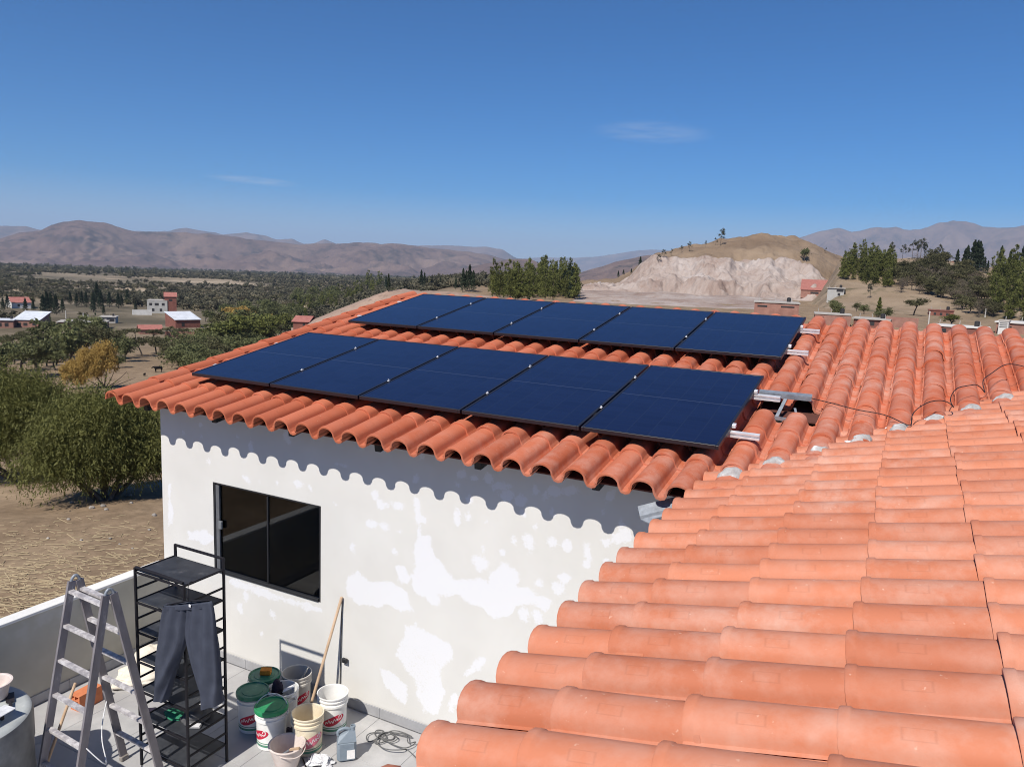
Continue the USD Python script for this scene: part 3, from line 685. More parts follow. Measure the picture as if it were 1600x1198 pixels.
dabs7 = [(712, 572, 18, 18), (765, 572, 8, 18), (850, 578, 7, 9), (940, 580, 20, 16), (1005, 602, 9, 12), (530, 485, 8, 14), (1305, 635, 14, 22), (1335, 686, 22, 16), (1415, 690, 24, 20), (1290, 770, 22, 16), (1345, 776, 18, 16), (1205, 890, 13, 24), (1405, 905, 16, 18), (1130, 684, 10, 6), (1330, 690, 14, 16), (490, 310, 10, 12), (410, 350, 6, 10), (500, 370, 8, 8), (665, 370, 8, 10), (720, 370, 8, 8), (890, 360, 14, 28), (728, 415, 14, 26), (785, 330, 8, 12), (1165, 475, 14, 8), (1155, 502, 16, 9), (1415, 810, 14, 14), (700, 1110, 14, 22), (675, 1170, 8, 16)]
dabs8 = [(148, 565, 13, 22), (360, 545, 26, 26), (345, 590, 16, 20), (488, 560, 18, 24), (545, 600, 24, 12), (580, 645, 38, 26), (630, 665, 28, 26), (710, 615, 16, 28), (750, 650, 16, 20), (795, 620, 20, 18), (880, 622, 28, 16), (790, 712, 13, 28), (930, 700, 13, 24), (1025, 712, 14, 28), (1060, 640, 20, 28), (1105, 772, 13, 26), (655, 728, 20, 20), (425, 562, 12, 9), (400, 650, 12, 22), (180, 460, 8, 8)]
dabs6 = [(340, 125, 14, 14), (300, 205, 11, 16), (500, 240, 22, 22), (435, 365, 8, 12), (305, 345, 8, 10), (1510, 150, 30, 32)]
DAB = []
for lst, fn in ((dabs4, c4), (dabs7, c7), (dabs8, c8), (dabs6, c6)):
    for x, y, a, b_ in lst:
        c = fn((x, y))[0]; e1 = fn((x + a, y))[0]; e2 = fn((x, y + b_))[0]
        DAB.append((c[0], c[1], abs(e1[0] - c[0]), abs(e2[1] - c[1])))
px_, pz_ = GXw.ravel(), GZw.ravel()
sd = np.full(px_.shape, -1.0)                        # > 0 inside
import shapely
wob = (fbm(np.stack([px_ * 9, pz_ * 9, np.zeros_like(px_)], -1), 4, 55) - .5)
pts_sh = shapely.points(px_, pz_)
for pl in polys:
    g = sg.Polygon(pl).buffer(0)
    near = (px_ > g.bounds[0] - .15) & (px_ < g.bounds[2] + .15) & (pz_ > g.bounds[1] - .15) & (pz_ < g.bounds[3] + .15)
    d = shapely.distance(g.boundary, pts_sh[near]); ins = shapely.contains(g, pts_sh[near])
    sd[near] = np.maximum(sd[near], np.where(ins, d, -d))
for x, z, a, b_ in DAB:
    r = np.hypot((px_ - x) / a, (pz_ - z) / b_); sd = np.maximum(sd, (1 - r) * min(a, b_))
val = np.clip(.5 + (sd + wob * .10) / .055, 0, 1) * (.50 + .80 * fbm(np.stack([px_ * 2.5, pz_ * 2.5, np.full_like(px_, 3.0)], -1), 3, 8))
set_primvar(wall, 'putty', val)
# the rest of the shell (left, rear and inner faces), reaching down the slope to the ground below the terrace
WY1 = 5.2; WT = .16
lz = -6.9
prof_side = [(YW, lz), (WY1, lz), (WY1, WY1 * math.tan(SLA) - .3), (YW, WZ1)]
side = sg.Polygon(prof_side)
sm = trimesh.creation.extrude_polygon(side, WT, engine='earcut')
T = np.eye(4); T[:3, 0], T[:3, 1], T[:3, 2] = [0, 1, 0], [0, 0, 1], [1, 0, 0]; T[:3, 3] = (WX0 - .001, 0, 0)
sm.apply_transform(T)
sm.apply_translation((0, .004, 0))
M['plain_wall'] = mottled('cream_render', [(.3, (.60, .58, .53)), (.7, (.68, .66, .61))], scale=3, rough=.85, coords="world", bump=.1)
obj('side_wall', sm, M['plain_wall'], house)
obj('lower_wall', box((WX0, YW + .004, lz), (5.95, YW + WT, ZF - .02)), M['plain_wall'], house)
obj('rear_wall', box((WX0 + WT, WY1 - .16, lz), (9.5, WY1, WY1 * math.tan(SLA) - .35)), M['plain_wall'], house)
# room behind the window, its surfaces coloured near black for the unlit inside
rm = [box((WX0 + WT + .002, YW + 3.0, ZF), (5.9, YW + 3.05, -.9)), box((WX0 + WT + .002, YW + .06, ZF - .06), (5.9, YW + 3.0, ZF - .002)), box((WX0 + WT + .002, YW + .1, -.62), (5.9, YW + 3.0, -.57)), box((5.86, YW + .06, ZF), (5.9, YW + 3.0, -.63)),
      box((WX0 + WT + .002, YW + .05, win[3] + .06), (5.85, YW + .1, -.63)), box((WX0 + WT + .002, YW + .05, ZF), (5.85, YW + .1, win[2] - .06)), box((WX0 + WT + .002, YW + .05, win[2] - .06), (win[0] - .06, YW + .1, win[3] + .06)), box((win[1] + .06, YW + .05, win[2] - .06), (5.85, YW + .1, win[3] + .06))]
obj('room', rm, M['dark_room'], house)
# reveals of the opening, in the wall's own render
rv = [box((win[0] - .03, YW + .012, win[2] - .03), (win[1] + .03, YW + .05, win[2])), box((win[0] - .03, YW + .012, win[3]), (win[1] + .03, YW + .05, win[3] + .03)), box((win[0] - .03, YW + .012, win[2] + .0005), (win[0], YW + .05, win[3] - .0005)), box((win[1], YW + .012, win[2] + .0005), (win[1] + .03, YW + .05, win[3] - .0005))]
obj('reveal', rv, M['plain_wall'], house)
wn = obj('window', [cbox((.03, .05, win[3] - win[2]), (win[0] + .015, YW + .02, (win[2] + win[3]) / 2), .003), cbox((.018, .05, win[3] - win[2]), (win[1] - .009, YW + .02, (win[2] + win[3]) / 2), .003),
                    cbox((win[1] - win[0] - .049, .05, .016), ((win[0] + win[1]) / 2, YW + .02, win[3] - .008), .003), cbox((win[1] - win[0] - .049, .06, .032), ((win[0] + win[1]) / 2, YW + .016, win[2] + .016), .003)], M['win_frame'], house)
XM = 1.235
obj('sash', [cbox((.016, .022, win[3] - win[2] - .062), (XM, YW + .012, (win[2] + win[3]) / 2 + .002), .002)], M['win_frame'], wn)
obj('sash_stile', [cbox((.05, .022, win[3] - win[2] - .062), (win[0] + .0565, YW + .014, (win[2] + win[3]) / 2 + .002), .002)], plain('grey_stile', (.11, .115, .125), .4), wn)
obj('latch', [cbox((.045, .03, .09), (win[0] + .105, YW - .002, -1.60), .006)], plain('grey_latch', (.16, .17, .18), .4), wn)
obj('pane', box((win[0] + .031, YW + .026, win[2] + .033), (XM - .0085, YW + .031, win[3] - .017)), M['glass'], wn)
obj('pane', box((XM + .0085, YW + .016, win[2] + .033), (win[1] - .019, YW + .021, win[3] - .017)), M['glass'], wn)
# skirting along the wall foot
for i, x0 in enumerate(np.arange(-.28, 5.6, .6)):
    obj('skirting', cbox((.597, .012, .105), (x0 + .3, YW - .0135, ZF + .0545), .002), M['skirting'], house)
# roof: dark underlay with its rafters, then tile by tile
UX0, UX1, VR = -.50, 9.8, 5.07


def pA(x, v, n): return np.array([x, 0, 0]) + eA * v + nA * n


def slab(f, x0, x1, v0, v1, n0, n1):
    P = [f(x, v, n) for n in (n0, n1) for v in (v0, v1) for x in (x0, x1)]
    return trimesh.convex.convex_hull(np.array(P))


def pB(x, y, n): return np.array([5.69, y, -.19]) + eB * ((x - 5.69) / math.cos(SLB)) + nB * n     # crown level at n = 0


roof = obj('roof', [slab(pA, UX0 + .03, 5.9, AV0 + .12, VR, -.252, -.240), slab(pA, 5.9, UX1, 1.4, VR, -.252, -.240)], M['underlay'], house)
for x in np.array([-.28, .75, 1.79, 2.82, 3.86, 4.92]):
    obj('rafter', slab(pA, x - .03, x + .03, AV0 + .16, 5.0, -.335, -.2525), M['black_steel'], roof)
tile_mesh = s_tile(); tile_mesh_b = s_tile(lift=.025, mirror=True)
# upper panel and lower panel outlines on the slope: tiles deep under them cannot be seen
PW_, PL = 1.134, 1.8955; XP = 1.154; GAP = .7492; DXU = .0426


def under(x, v):
    for x0, v0 in ((0, 0), (DXU, PL + GAP)):
        if x0 + .55 < x < x0 + 5 * XP - .45 and v0 + .75 < v < v0 + PL - .25:
            return True
    return False


missing = {(23, 4), (24, 4)}
seen, extra = [], []
for k in range(-1, 40):
    for c in range(0, 14):
        x = -.322 + PITCH_T * k; v = AV0 + .525 + COURSE * (c - 1) if c else AV0
        vl = v
        if v > VR - .1 or (k, c) in missing:
            continue
        P = pA(x, v + .25, -.1)
        za, zb = ridge_h(P[0], P[1])
        if za < zb - .13:
            continue
        if under(x, v + .2):
            continue
        q = P - CAM; dep = q @ F_; pxx, pyy = 800 + FPX * (q @ R_) / dep, 599 + FPX * (q @ D_) / dep
        (seen if pxx < 1660 else extra).append((dep, x, v, k, c))
seen.sort()
extra += seen[300:]; seen = seen[:300]


def tile_xf(f_o, ex, ey, en, r, stretch=1.0, near=False):
    j = r.normal(0, 1, 6)
    m = np.eye(4); yaw = j[0] * (.011 if near else .006); s = 1.0
    m[0, :3] = ex * math.cos(yaw) + ey * math.sin(yaw); m[1, :3] = ey * math.cos(yaw) - ex * math.sin(yaw) + en * j[1] * .002
    m[2, :3] = en; m[3, :3] = f_o + ex * j[2] * (.005 if near else .0025) + ey * j[3] * (.007 if near else .004) + en * j[4] * (.003 if near else .0012)
    m[1, :3] *= stretch
    return m


first_tile = None
n_tile = len(seen)


def put_tile(parent, mat, m, mesh=None):
    global first_tile
    o = obj('tile', tile_mesh if mesh is None else mesh, mat, parent, smooth=48)
    place(o, mat4=m)
    return o


exA = np.array([1.0, 0, 0])
NT = -.082 - .1 - .012                 # tile base below the crown level (n = -0.1)
rt = np.random.default_rng(5)
for dep, x, v, k, c in seen:
    put_tile(roof, M['tile_far'], tile_xf(pA(x, v, NT), exA, eA, nA, rt, 1.22 if c == 0 else 1.0))
if extra:
    ms = []
    for dep, x, v, k, c in extra:
        t = tile_mesh.copy(); t.apply_transform(tile_xf(pA(x, v, NT), exA, eA, nA, rt, 1.22 if c == 0 else 1.0).T); ms.append(t)
    obj('more_tiles', ms, M['tile_far'], roof, smooth=48, kind='stuff')
# barge tiles down the left edge, ridge caps along the top
for c in range(0, 13):
    v = AV0 + .525 + COURSE * (c - 1) if c else AV0
    a = np.linspace(PI * 1.02, PI * .12, 9); L = COURSE + (.16 if c == 0 else .06)
    sec = [np.c_[-.545 + .085 * np.cos(a), np.full(9, vv), NT + dz + .082 * np.sin(a)] for vv, dz in ((v, .03), (v + L, .008))]
    sec_i = [np.c_[-.545 + .073 * np.cos(a), np.full(9, vv), NT + dz + .070 * np.sin(a)] for vv, dz in ((v, .03), (v + L, .008))]
    G = np.array(sec); Gi = np.array(sec_i)
    mm = []
    for A3, fl in ((G, 0), (Gi, 1)):
        P = np.array([[pA(*p) for p in row] for row in A3]); g = grid_mesh(P)
        if fl == 0: g.invert()
        mm.append(g)
    P = np.array([[pA(*p) for p in G[0]], [pA(*p) for p in Gi[0]]]); mm.append(grid_mesh(P))
    obj('barge_tile', mm, M['tile_far'], roof, smooth=48)

# --- front wing: roof in the foreground, its wall under it
wing = thing('house_wing', 'nearest red tiled roof slope filling the lower right, with the wall beneath it', 'house')
YB0, YB1, XB1 = -7.6, 3.6, 10.9
obj('wall', [box((6.0, YB0 + .2, lz), (6.16, YW - .01, -.36)), box((6.16, YB0 + .2, lz), (10.6, YB0 + .36, -.4))], M['plain_wall'], wing)
roofB = obj('roof', [slab(pB, 5.82, XB1, YB0, YB1, -.172, -.160)], M['underlay'], wing)
exB = np.array([0, -1.0, 0])         # the barrel's left side looks towards +y
seenB, extraB = [], []
for j in range(-14, 26):
    y = -1.19 + PITCH_T * -j + 0.0
    for c in range(0, 12):
        x = 5.69 + (0 if c == 0 else .35 + .42 * (c - 1))
        P = pB(x + .2, y, -.03); za, zb = ridge_h(P[0], P[1])
        if zb < za - .10 or y < YB0 or x > XB1 - .3:
            continue
        q = P - CAM; dep = q @ F_
        if dep < .2:
            extraB.append((dep, x, y)); continue
        pxx, pyy = 800 + FPX * (q @ R_) / dep, 599 + FPX * (q @ D_) / dep
        (seenB if pxx < 1800 and pyy < 1420 else extraB).append((dep, x, y))
seenB.sort(); extraB += seenB[300:]; seenB = seenB[:300]
NB = -.124
rt = np.random.default_rng(15)


def mB(x, y):
    m = tile_xf(pB(x, y, NB), exB, eB, nB, rt, 1.0, True)
    return m


for dep, x, y in seenB:
    put_tile(roofB, M['tile_near'], mB(x, y), tile_mesh_b)
if extraB:
    ms = []
    for dep, x, y in extraB:
        t = tile_mesh_b.copy(); t.apply_transform(mB(x, y).T); ms.append(t)
    obj('more_tiles', ms, M['tile_near'], roofB, smooth=48, kind='stuff')

# mortar bedding where the rear roof's barrels run into the valley
def lump(c, s, seed, amp=.35, sub=3):
    m = trimesh.creation.icosphere(subdivisions=sub)
    v = m.vertices * (1 + amp * (fbm(m.vertices * 1.6 + seed * 7.3, 4, seed)[:, None] - .5) * 2)
    m.vertices = v * np.asarray(s) + np.asarray(c); return m


rm_ = np.random.default_rng(3)
for k in range(23, 36):
    x = -.322 + PITCH_T * k
    y = ((-.09 + (x - 5.69) * TB) / math.tan(SLA)) + rm_.normal(0, .02)
    if y < -.62: continue
    v = y / math.cos(SLA)
    c = pA(x + .01, v - .015, -.165)
    mb = lump((0, 0, 0), (.10, .06, .085), k)
    Tm = np.eye(4); ang = math.radians(-38); ca, sa = math.cos(ang), math.sin(ang)
    Tm[:3, 0] = exA * ca + eA * -sa; Tm[:3, 1] = exA * sa + eA * ca; Tm[:3, 2] = nA; Tm[:3, 3] = c
    mb.apply_transform(Tm)
    mo = obj('mortar', mb, M['mortar'], roof, smooth=True)
    sp = []
    for i in range(3):
        q = pA(x + rm_.uniform(-.10, .16), v + rm_.uniform(-.09, .08), -.155 + rm_.uniform(-.02, .02)); t = lump((0, 0, 0), (rm_.uniform(.02, .06), rm_.uniform(.015, .035), .02), k * 5 + i, .5, 2); t.apply_transform(np.r_[np.c_[np.array([exA, eA, nA]).T, q], [[0, 0, 0, 1]]]); sp.append(t)
    obj('mortar_splash', sp, M['mortar_white'], mo, smooth=True)

# valley gutter end poking out under the front eave
g0, g1 = np.array([5.37, -.60, -.485]), np.array([5.82, -.40, -.325])
gp_ = []
for a_ in (g0, g1):
    gp_.append([a_ + np.array([-.06, .10, .06]), a_ + np.array([-.02, .04, .008]), a_, a_ + np.array([.09, -.02, -.015]), a_ + np.array([.10, -.03, .03])])
G = np.array(gp_); gm = grid_mesh(G); gm2 = grid_mesh(G + np.array([0, 0, -.006])); gm2.invert()
fr = grid_mesh(np.array([G[0], G[0] + np.array([0, 0, -.006])]))
obj('valley_gutter', [gm, gm2, fr], M['galv'], wing, smooth=False)

# ------------------------------------------------------------------ solar panels, rails, bracket
def solar(x0, v0, dn):
    """returns panel mesh frame at the panel's centre (x along the eave, y up the slope)"""
    m = np.eye(4); m[0, :3], m[1, :3], m[2, :3] = exA, eA, nA; m[3, :3] = pA(x0 + PW_ / 2 + .01, v0 + PL / 2, dn); return m


hw, hl = PW_ / 2, PL / 2 - .002
row_names = ['lower', 'upper']
ORD = ['leftmost', 'second from the left', 'middle', 'second from the right', 'rightmost']
for row in range(2):
    for i in range(5):
        pan = thing('solar_panel', f'black framed blue solar panel, {ORD[i]} in the {row_names[row]} row', 'solar panel', group='solar panels on the roof')
        place(pan, mat4=solar(i * XP + (DXU if row else 0), (PL + GAP) * row, -.011 if row else 0.0))
        fr = [cbox((.022, 2 * hl, .035), (s * (hw - .011), 0, -.0175), .002) for s in (-1, 1)] + [cbox((2 * hw - .0445, .022, .035), (0, s * (hl - .011), -.0175), .002) for s in (-1, 1)]
        obj('frame', fr, M['panel_frame'], pan)
        obj('cell_sheet', cbox((2 * hw - .044, 2 * hl - .044, .006), (0, 0, -.006)), M['cells'], pan)
        if i < 4:
            for yy in (-.45, .475):
                cl = cat_(cbox((.018, .034, .006), (hw + .01, yy, .003), .0015), trimesh.creation.cylinder(.007, .012, sections=10, transform=trimesh.transformations.translation_matrix((hw + .01, yy, .012))))
                obj('clamp', cl, M['alu'], pan)
        else:
            for yy in (-.45, .475):
                obj('clamp', cat_(cbox((.03, .045, .03), (hw + .013, yy, -.012), .002)), M['alu'], pan)
RAILN = ['lowest', 'second', 'third', 'topmost']
for i, (v, x1, dn) in enumerate(((.43, 5.99, 0), (1.42, 5.99, 0), (PL + GAP + .43, 6.02, -.011), (PL + GAP + 1.42, 6.02, -.011))):
    rail = thing('mounting_rail', f'silver aluminium rail end sticking out right of the panels, {RAILN[i]} up the roof slope', 'rail', group='panel mounting rails')
    P = [slab(pA, -.12, x1, v - .02, v + .02, dn - .0475, dn - .036), slab(pA, -.12, x1, v - .02, v + .02, dn - .082, dn - .066), slab(pA, -.12, x1, v - .004, v + .012, dn - .0657, dn - .0478)]
    obj('rail_bar', P, M['alu'], rail, smooth=False)
    for x in (.4, 1.75, 3.1, 4.45, 5.6):
        obj('hook', [slab(pA, x - .02, x + .02, v - .05, v + .05, -.21, dn - .089)], M['alu'], rail, smooth=False)
# spare angle laid across the barrels with its bent foot
br = thing('roof_bracket', 'dull metal bracket with a folded foot lying over the gap of missing tiles', 'bracket')
b0, b1 = pA(5.78, 1.56, -.045), pA(6.24, 1.60, -.055)
obj('angle_bar', [bar(b0, b1, .075, .006, nA), bar(b0 + nA * -.022 - eA * .037, b1 + nA * -.022 - eA * .037, .006, .04, nA)], M['galv'], br, smooth=False)
obj('foot', [bar(pA(6.02, 1.53, -.09), pA(5.98, 1.30, -.2), .03, .006, nA), bar(pA(5.97, 1.30, -.2), pA(6.17, 1.28, -.2), .012, .03, nA), bar(pA(6.17, 1.28, -.2), pA(6.12, 1.42, -.13), .02, .006, nA)], M['galv'], br, smooth=False)
# loose cable run along the valley
def cA(px, py, lift):                 # point over the rear roof under a line of sight
    d = ray(px, py); n0 = -.1 + lift; t = (n0 - CAM @ nA) / (d @ nA); return CAM + d * t


cb = spline([cA(1258, 620, .0), cA(1300, 630, .02), cA(1350, 642, .03), cA(1395, 653, .03), cA(1423, 664, .02), cA(1425, 650, .06), cA(1440, 634, .12), cA(1462, 626, .13), cA(1482, 629, .10), cA(1490, 636, .04), cA(1486, 629, .06), cA(1487, 617, .10), cA(1497, 606, .13), cA(1515, 602, .13), cA(1533, 606, .08), cA(1539, 613, .03), cA(1536, 602, .08), cA(1545, 586, .14), cA(1562, 574, .17), cA(1582, 569, .15), cA(1605, 574, .1), cA(1640, 585, .05)], 150)
obj('cable', tube(cb, .0055, 6), M['cable_dark'], smooth=True, label='thin dark cable looping over the mortared ends of the tile rows', category=None) if False else tag(obj('cable', tube(cb, .0042, 6), M['cable_dark'], smooth=True), 'thin dark cable looping over the mortared ends of the tile rows', 'cable')

# ------------------------------------------------------------------ terrace
ter = thing('terrace_floor', 'pale grey tiled terrace floor at the foot of the wall', 'floor')
tag(ter, kind='structure')
obj('slab', box((-.28, -5.6, ZF - .25), (6.0, YW - .02, ZF - .009)), M['grout'], ter)
for i in range(0, 10):
    for j in range(0, 9):
        x0, y1 = -.28 + i * .6, YW - .0205 - j * .6
        obj('floor_tile', cbox((.597, .597, .0085), (x0 + .3, y1 - .3, ZF - .00425), .0012), M['floor'], ter)
par = thing('parapet', 'parapet wall toned olive grey for shade, with a white top along the terrace edge', 'parapet wall')
obj('wall', box((-.42, -5.6, lz), (-.295, YW - .002, -2.235)), M['parapet'], par)
obj('coping', cbox((.145, 5.46, .03), (-.357, -2.872, -2.2195), .004), M['parapet_cap'], par)
for j in range(9):
    y1 = YW - .0205 - j * .6
    obj('skirting', cbox((.012, .597, .105), (-.2885, y1 - .3, ZF + .0535), .002), M['skirting'], par)
# ------------------------------------------------------------------ things on the terrace
def fl(px, py, h=0.0): return on(px, py, 2, ZF + h)


# tall shoe rack of black steel
RX0, RX1, RY0, RY1, RH = 1.37, 1.965, -1.765, -1.36, 1.80
rack = thing('shoe_rack', 'tall narrow black steel rack with seven shelves standing before the window', 'rack', (0, 0, ZF))
T_ = .02
for x, y, h in ((RX0, RY0, RH + .02), (RX1, RY0, RH), (RX0, RY1, RH + .10), (RX1, RY1, RH + .10)):
    obj('post', cbox((T_, T_, h), (x, y, h / 2), .002), M['rack'], rack)
obj('rear_handle', cbox((RX1 - RX0 - T_ - .001, T_, T_), ((RX0 + RX1) / 2, RY1, RH + .09), .002), M['rack'], rack)
obj('front_lip', [tube([(RX0 + .011, RY0, RH + .022), ((RX0 + RX1) / 2, RY0 - .004, RH + .026), (RX1 - .011, RY0, RH + .012)], .013, 8)], M['rack'], rack)
for k in range(7):
    z = RH - .27 * k - .01
    sh = obj('shelf', cbox((RX1 - RX0 - T_ - .002, RY1 - RY0 - T_ - .002, .006), ((RX0 + RX1) / 2, (RY0 + RY1) / 2, z), .001), M['rack_sheet'], rack)
    bars = []
    for x in (RX0, RX1):
        bars.append(cbox((.014, RY1 - RY0 - T_ - .002, .016), (x, (RY0 + RY1) / 2, z), .001))
        if k: bars.append(cbox((.014, RY1 - RY0 - T_ - .002, .016), (x, (RY0 + RY1) / 2, z + .11), .001))
    for y in (RY0, RY1):
        bars.append(cbox((RX1 - RX0 - T_ - .002, .014, .016), ((RX0 + RX1) / 2, y, z - .012), .001))
    obj('shelf_rails', bars, M['rack'], rack)

# trousers on a hanger
TY = RY0 - .055


def tp(px, py): q = on(px, py, 1, TY); return np.array([q[0], q[2]])


rows = []
Lo = [(835, 376), (826, 440), (818, 520), (812, 600), (808, 690), (804, 790), (806, 830)]; Li = [(958, 376), (955, 440), (950, 520), (938, 585), (902, 680), (866, 790), (850, 858)]
Ri = [(958, 376), (956, 440), (953, 520), (966, 585), (992, 680), (1022, 790), (1046, 884)]; Ro = [(1078, 362), (1090, 440), (1097, 520), (1103, 600), (1110, 690), (1118, 790), (1122, 876)]
cv = lambda L: spline([np.r_[tp(x / 3.255, 830 + y / 3.255), 0] for x, y in L], 44)[:, :2]
lo_, li_, ri_, ro_ = map(cv, (Lo, Li, Ri, Ro))
legs = []
for A2, B2, sd_ in ((lo_, li_, 0), (ri_, ro_, 1)):
    n = 44; th = np.linspace(0, 2 * PI, n, endpoint=False); V = []
    for i in range(44):
        t = i / 43; c = (A2[i] + B2[i]) / 2; hwid = np.linalg.norm(B2[i] - A2[i]) / 2 * 1.02
        dirx = (B2[i] - A2[i]) / (2 * max(hwid, 1e-3)); dep = .036 + .034 * t + .012 * math.sin(t * 3)
        fold = 1 + .45 * np.sin(th * 7 + 1.3 * sd_ + t * 2.2) * (1 - t) ** 1.5 + .24 * np.sin(th * 4 + t * 9 + sd_) * t + .10 * np.sin(t * 22 + th * 2 + sd_ * 2) * sstep(.55, 1, t)
        X_ = c[0] + np.cos(th) * hwid * dirx[0]; Zz = c[1] + np.cos(th) * hwid * dirx[1]; Yy = TY - np.sign(-np.sin(th)) * np.abs(np.sin(th)) ** .75 * dep * fold
        V.append(np.c_[X_, Yy, Zz])
    V = np.array(V); V = np.concatenate([V, V[:, :1]], 1); legs.append(grid_mesh(V))
legm = cat_(*legs); legm.merge_vertices(); legm.fix_normals()
tr = thing('trousers', 'dark grey fleece tracksuit trousers hanging from the top of the black rack', 'trousers')
obj('legs', legm, M['trouser'], tr, smooth=True)
wa_, wb_ = lo_[0], ro_[0]
th = np.linspace(0, 2 * PI, 60, endpoint=False)
wb = np.array([[np.r_[(wa_[0] + wb_[0]) / 2 + np.cos(a) * abs(wb_[0] - wa_[0]) / 2 * s, TY + np.sin(a) * (.040 + .004 * np.sin(a * 14)) * s, (wa_[1] + wb_[1]) / 2 + np.cos(a) * (wb_[1] - wa_[1]) / 2 + dz] for a in np.r_[th, th[:1]]] for dz, s in ((-.035, 1.0), (-.02, 1.03), (.0, 1.02), (.012, .97), (.0, .9))])
obj('waistband', grid_mesh(wb), M['trouser'], tr, smooth=True)
lb = on(297, 946, 1, TY - .05)
obj('tag', cbox((.022, .006, .022), (lb[0], TY - .052, lb[2]), .002), M['print_white'], tr)
hg = thing('hanger', 'thin dark coat hanger hooked on the front lip of the rack above the trousers', 'hanger')
hk = on(297, 915, 1, RY0)
sh_ = np.array([(wa_[0] + wb_[0]) / 2, TY, (wa_[1] + wb_[1]) / 2])
obj('hook', tube(spline([(sh_[0] + .0, TY + .01, sh_[2] + .02), (sh_[0], TY + .005, sh_[2] + .06), (hk[0] + .012, RY0 - .03, ZF + RH - .005), (hk[0] + .012, RY0 - .012, ZF + RH + .045), (hk[0] + .01, RY0 + .014, ZF + RH + .042), (hk[0] + .01, RY0 + .022, ZF + RH + .022)], 30), .004, 6), M['rack'], hg, smooth=True)
obj('shoulders', [tube([(sh_[0], TY + .01, sh_[2] + .025), (wa_[0] + .03, TY + .005, wa_[1] + .01)], .007, 6), tube([(sh_[0], TY + .01, sh_[2] + .025), (wb_[0] - .03, TY + .005, wb_[1] + .01)], .007, 6)], M['rack'], hg, smooth=True)

# things left on the lower shelves
def crumple(c, s, seed, mat, name, label, cat, amp=.45, sub=3, rz=0):
    m = lump((0, 0, 0), s, seed, amp, sub); z = m.vertices[:, 2].min()
    m.vertices[:, 2] = np.maximum(m.vertices[:, 2], z * .45); m.vertices[:, 2] -= m.vertices[:, 2].min()
    c_, s_ = math.cos(rz), math.sin(rz); v = m.vertices.copy(); m.vertices[:, 0], m.vertices[:, 1] = v[:, 0] * c_ - v[:, 1] * s_, v[:, 0] * s_ + v[:, 1] * c_
    m.vertices += np.asarray(c)
    return tag(obj(name, m, mat, smooth=True), label, cat)


shz = lambda k: ZF + RH - .27 * k - .0068
crumple((1.60, -1.60, shz(5)), (.10, .06, .035), 4, plain('green_rag', (.03, .20, .11), .9), 'rag', 'green rag lying at the front of a low rack shelf', 'rag')
crumple((1.80, -1.52, shz(5)), (.09, .13, .06), 9, plain('grey_rag', (.09, .09, .095), .9), 'folded_cloth', 'dark grey folded cloth at the right of a low rack shelf', 'cloth')
st = thing('sanding_block', 'pale flat sanding block on the second lowest rack shelf', 'tool', (1.88, -1.62, shz(5)), .5)
obj('block', cbox((.10, .05, .02), (0, 0, .0105), .004), M['print_grey'], st); obj('pad', cbox((.09, .045, .006), (0, 0, .0238), .002), M['bag'], st)
crumple((.25, -.75, ZF), (.36, .22, .12), 21, M['cloth'], 'dust_sheet', 'cream crumpled dust sheet on the floor between rack and parapet', 'cloth', .5, 4, .9)
crumple((.02, -.62, ZF), (.16, .18, .16), 26, M['cloth'], 'sack', 'cream sack slumped in the corner behind the rack', 'sack', .4, 3)
crumple((.85, -1.22, ZF), (.12, .08, .05), 33, M['dark_rag'], 'dark_cloth', 'small dark cloth on the floor left of the rack', 'cloth', .5, 3)

# folding ladder
F1, F2, B1, B2 = np.array([1.03, -2.47, ZF]), np.array([1.53, -2.50, ZF]), np.array([1.18, -1.80, ZF]), np.array([1.70, -1.82, ZF])
T1, T2 = fl(118, 906, 1.77), fl(171, 928, 1.77)
lad = thing('ladder', 'plaster splashed aluminium folding ladder standing open left of the rack', 'ladder')
off = (B1 - F1) / np.linalg.norm(B1 - F1) * .028


def rail_(a, b, nm):
    ax = (T2 - T1); ax /= np.linalg.norm(ax)
    obj(nm, bar(a, b, .024, .062, np.cross(ax, b - a)), M['rail'], lad, smooth=False)


for a, b in ((F1, T1 - off), (F2, T2 - off), (B1, T1 + off), (B2, T2 + off)):
    rail_(a + np.array([0, 0, .03]), b, 'side_rail')
    obj('foot', cbox((.04, .075, .05), a + np.array([0, 0, .025]), .008), plain('rubber_foot', (.30, .27, .24), .8), lad)
for k in range(6):
    t = .165 + .158 * k
    for (a, a2, b, b2) in ((F1, F2, T1 - off, T2 - off), (B1, B2, T1 + off, T2 + off)):
        p, q = a + (b - a) * t, a2 + (b2 - a2) * t; u = (q - p) / np.linalg.norm(q - p)
        obj('rung', bar(p + u * .0125, q - u * .0125, .042, .022), M['ladder'], lad, smooth=False)
for t_ in (T1, T2):
    obj('hinge', tube(spline([t_ - off - np.array([0, 0, .06]), t_ - off * 1.0 + np.array([0, 0, .015]), t_ + np.array([0, 0, .045]), t_ + off + np.array([0, 0, .015]), t_ + off - np.array([0, 0, .06])], 16), .012, 8), M['galv'], lad, smooth=True)
pF, pB_ = F1 + (T1 - F1) * .45, B1 + (T1 - B1) * .45
obj('strap', tube(spline([F2 + (T2 - F2) * .33, F2 + (T2 - F2) * .24 + np.array([.10, .12, 0]), (F2 + B1) / 2 + np.array([-.02, .05, .42]), B1 + (T1 - B1) * .36], 24), .005, 6), M['bag'], lad, smooth=True)

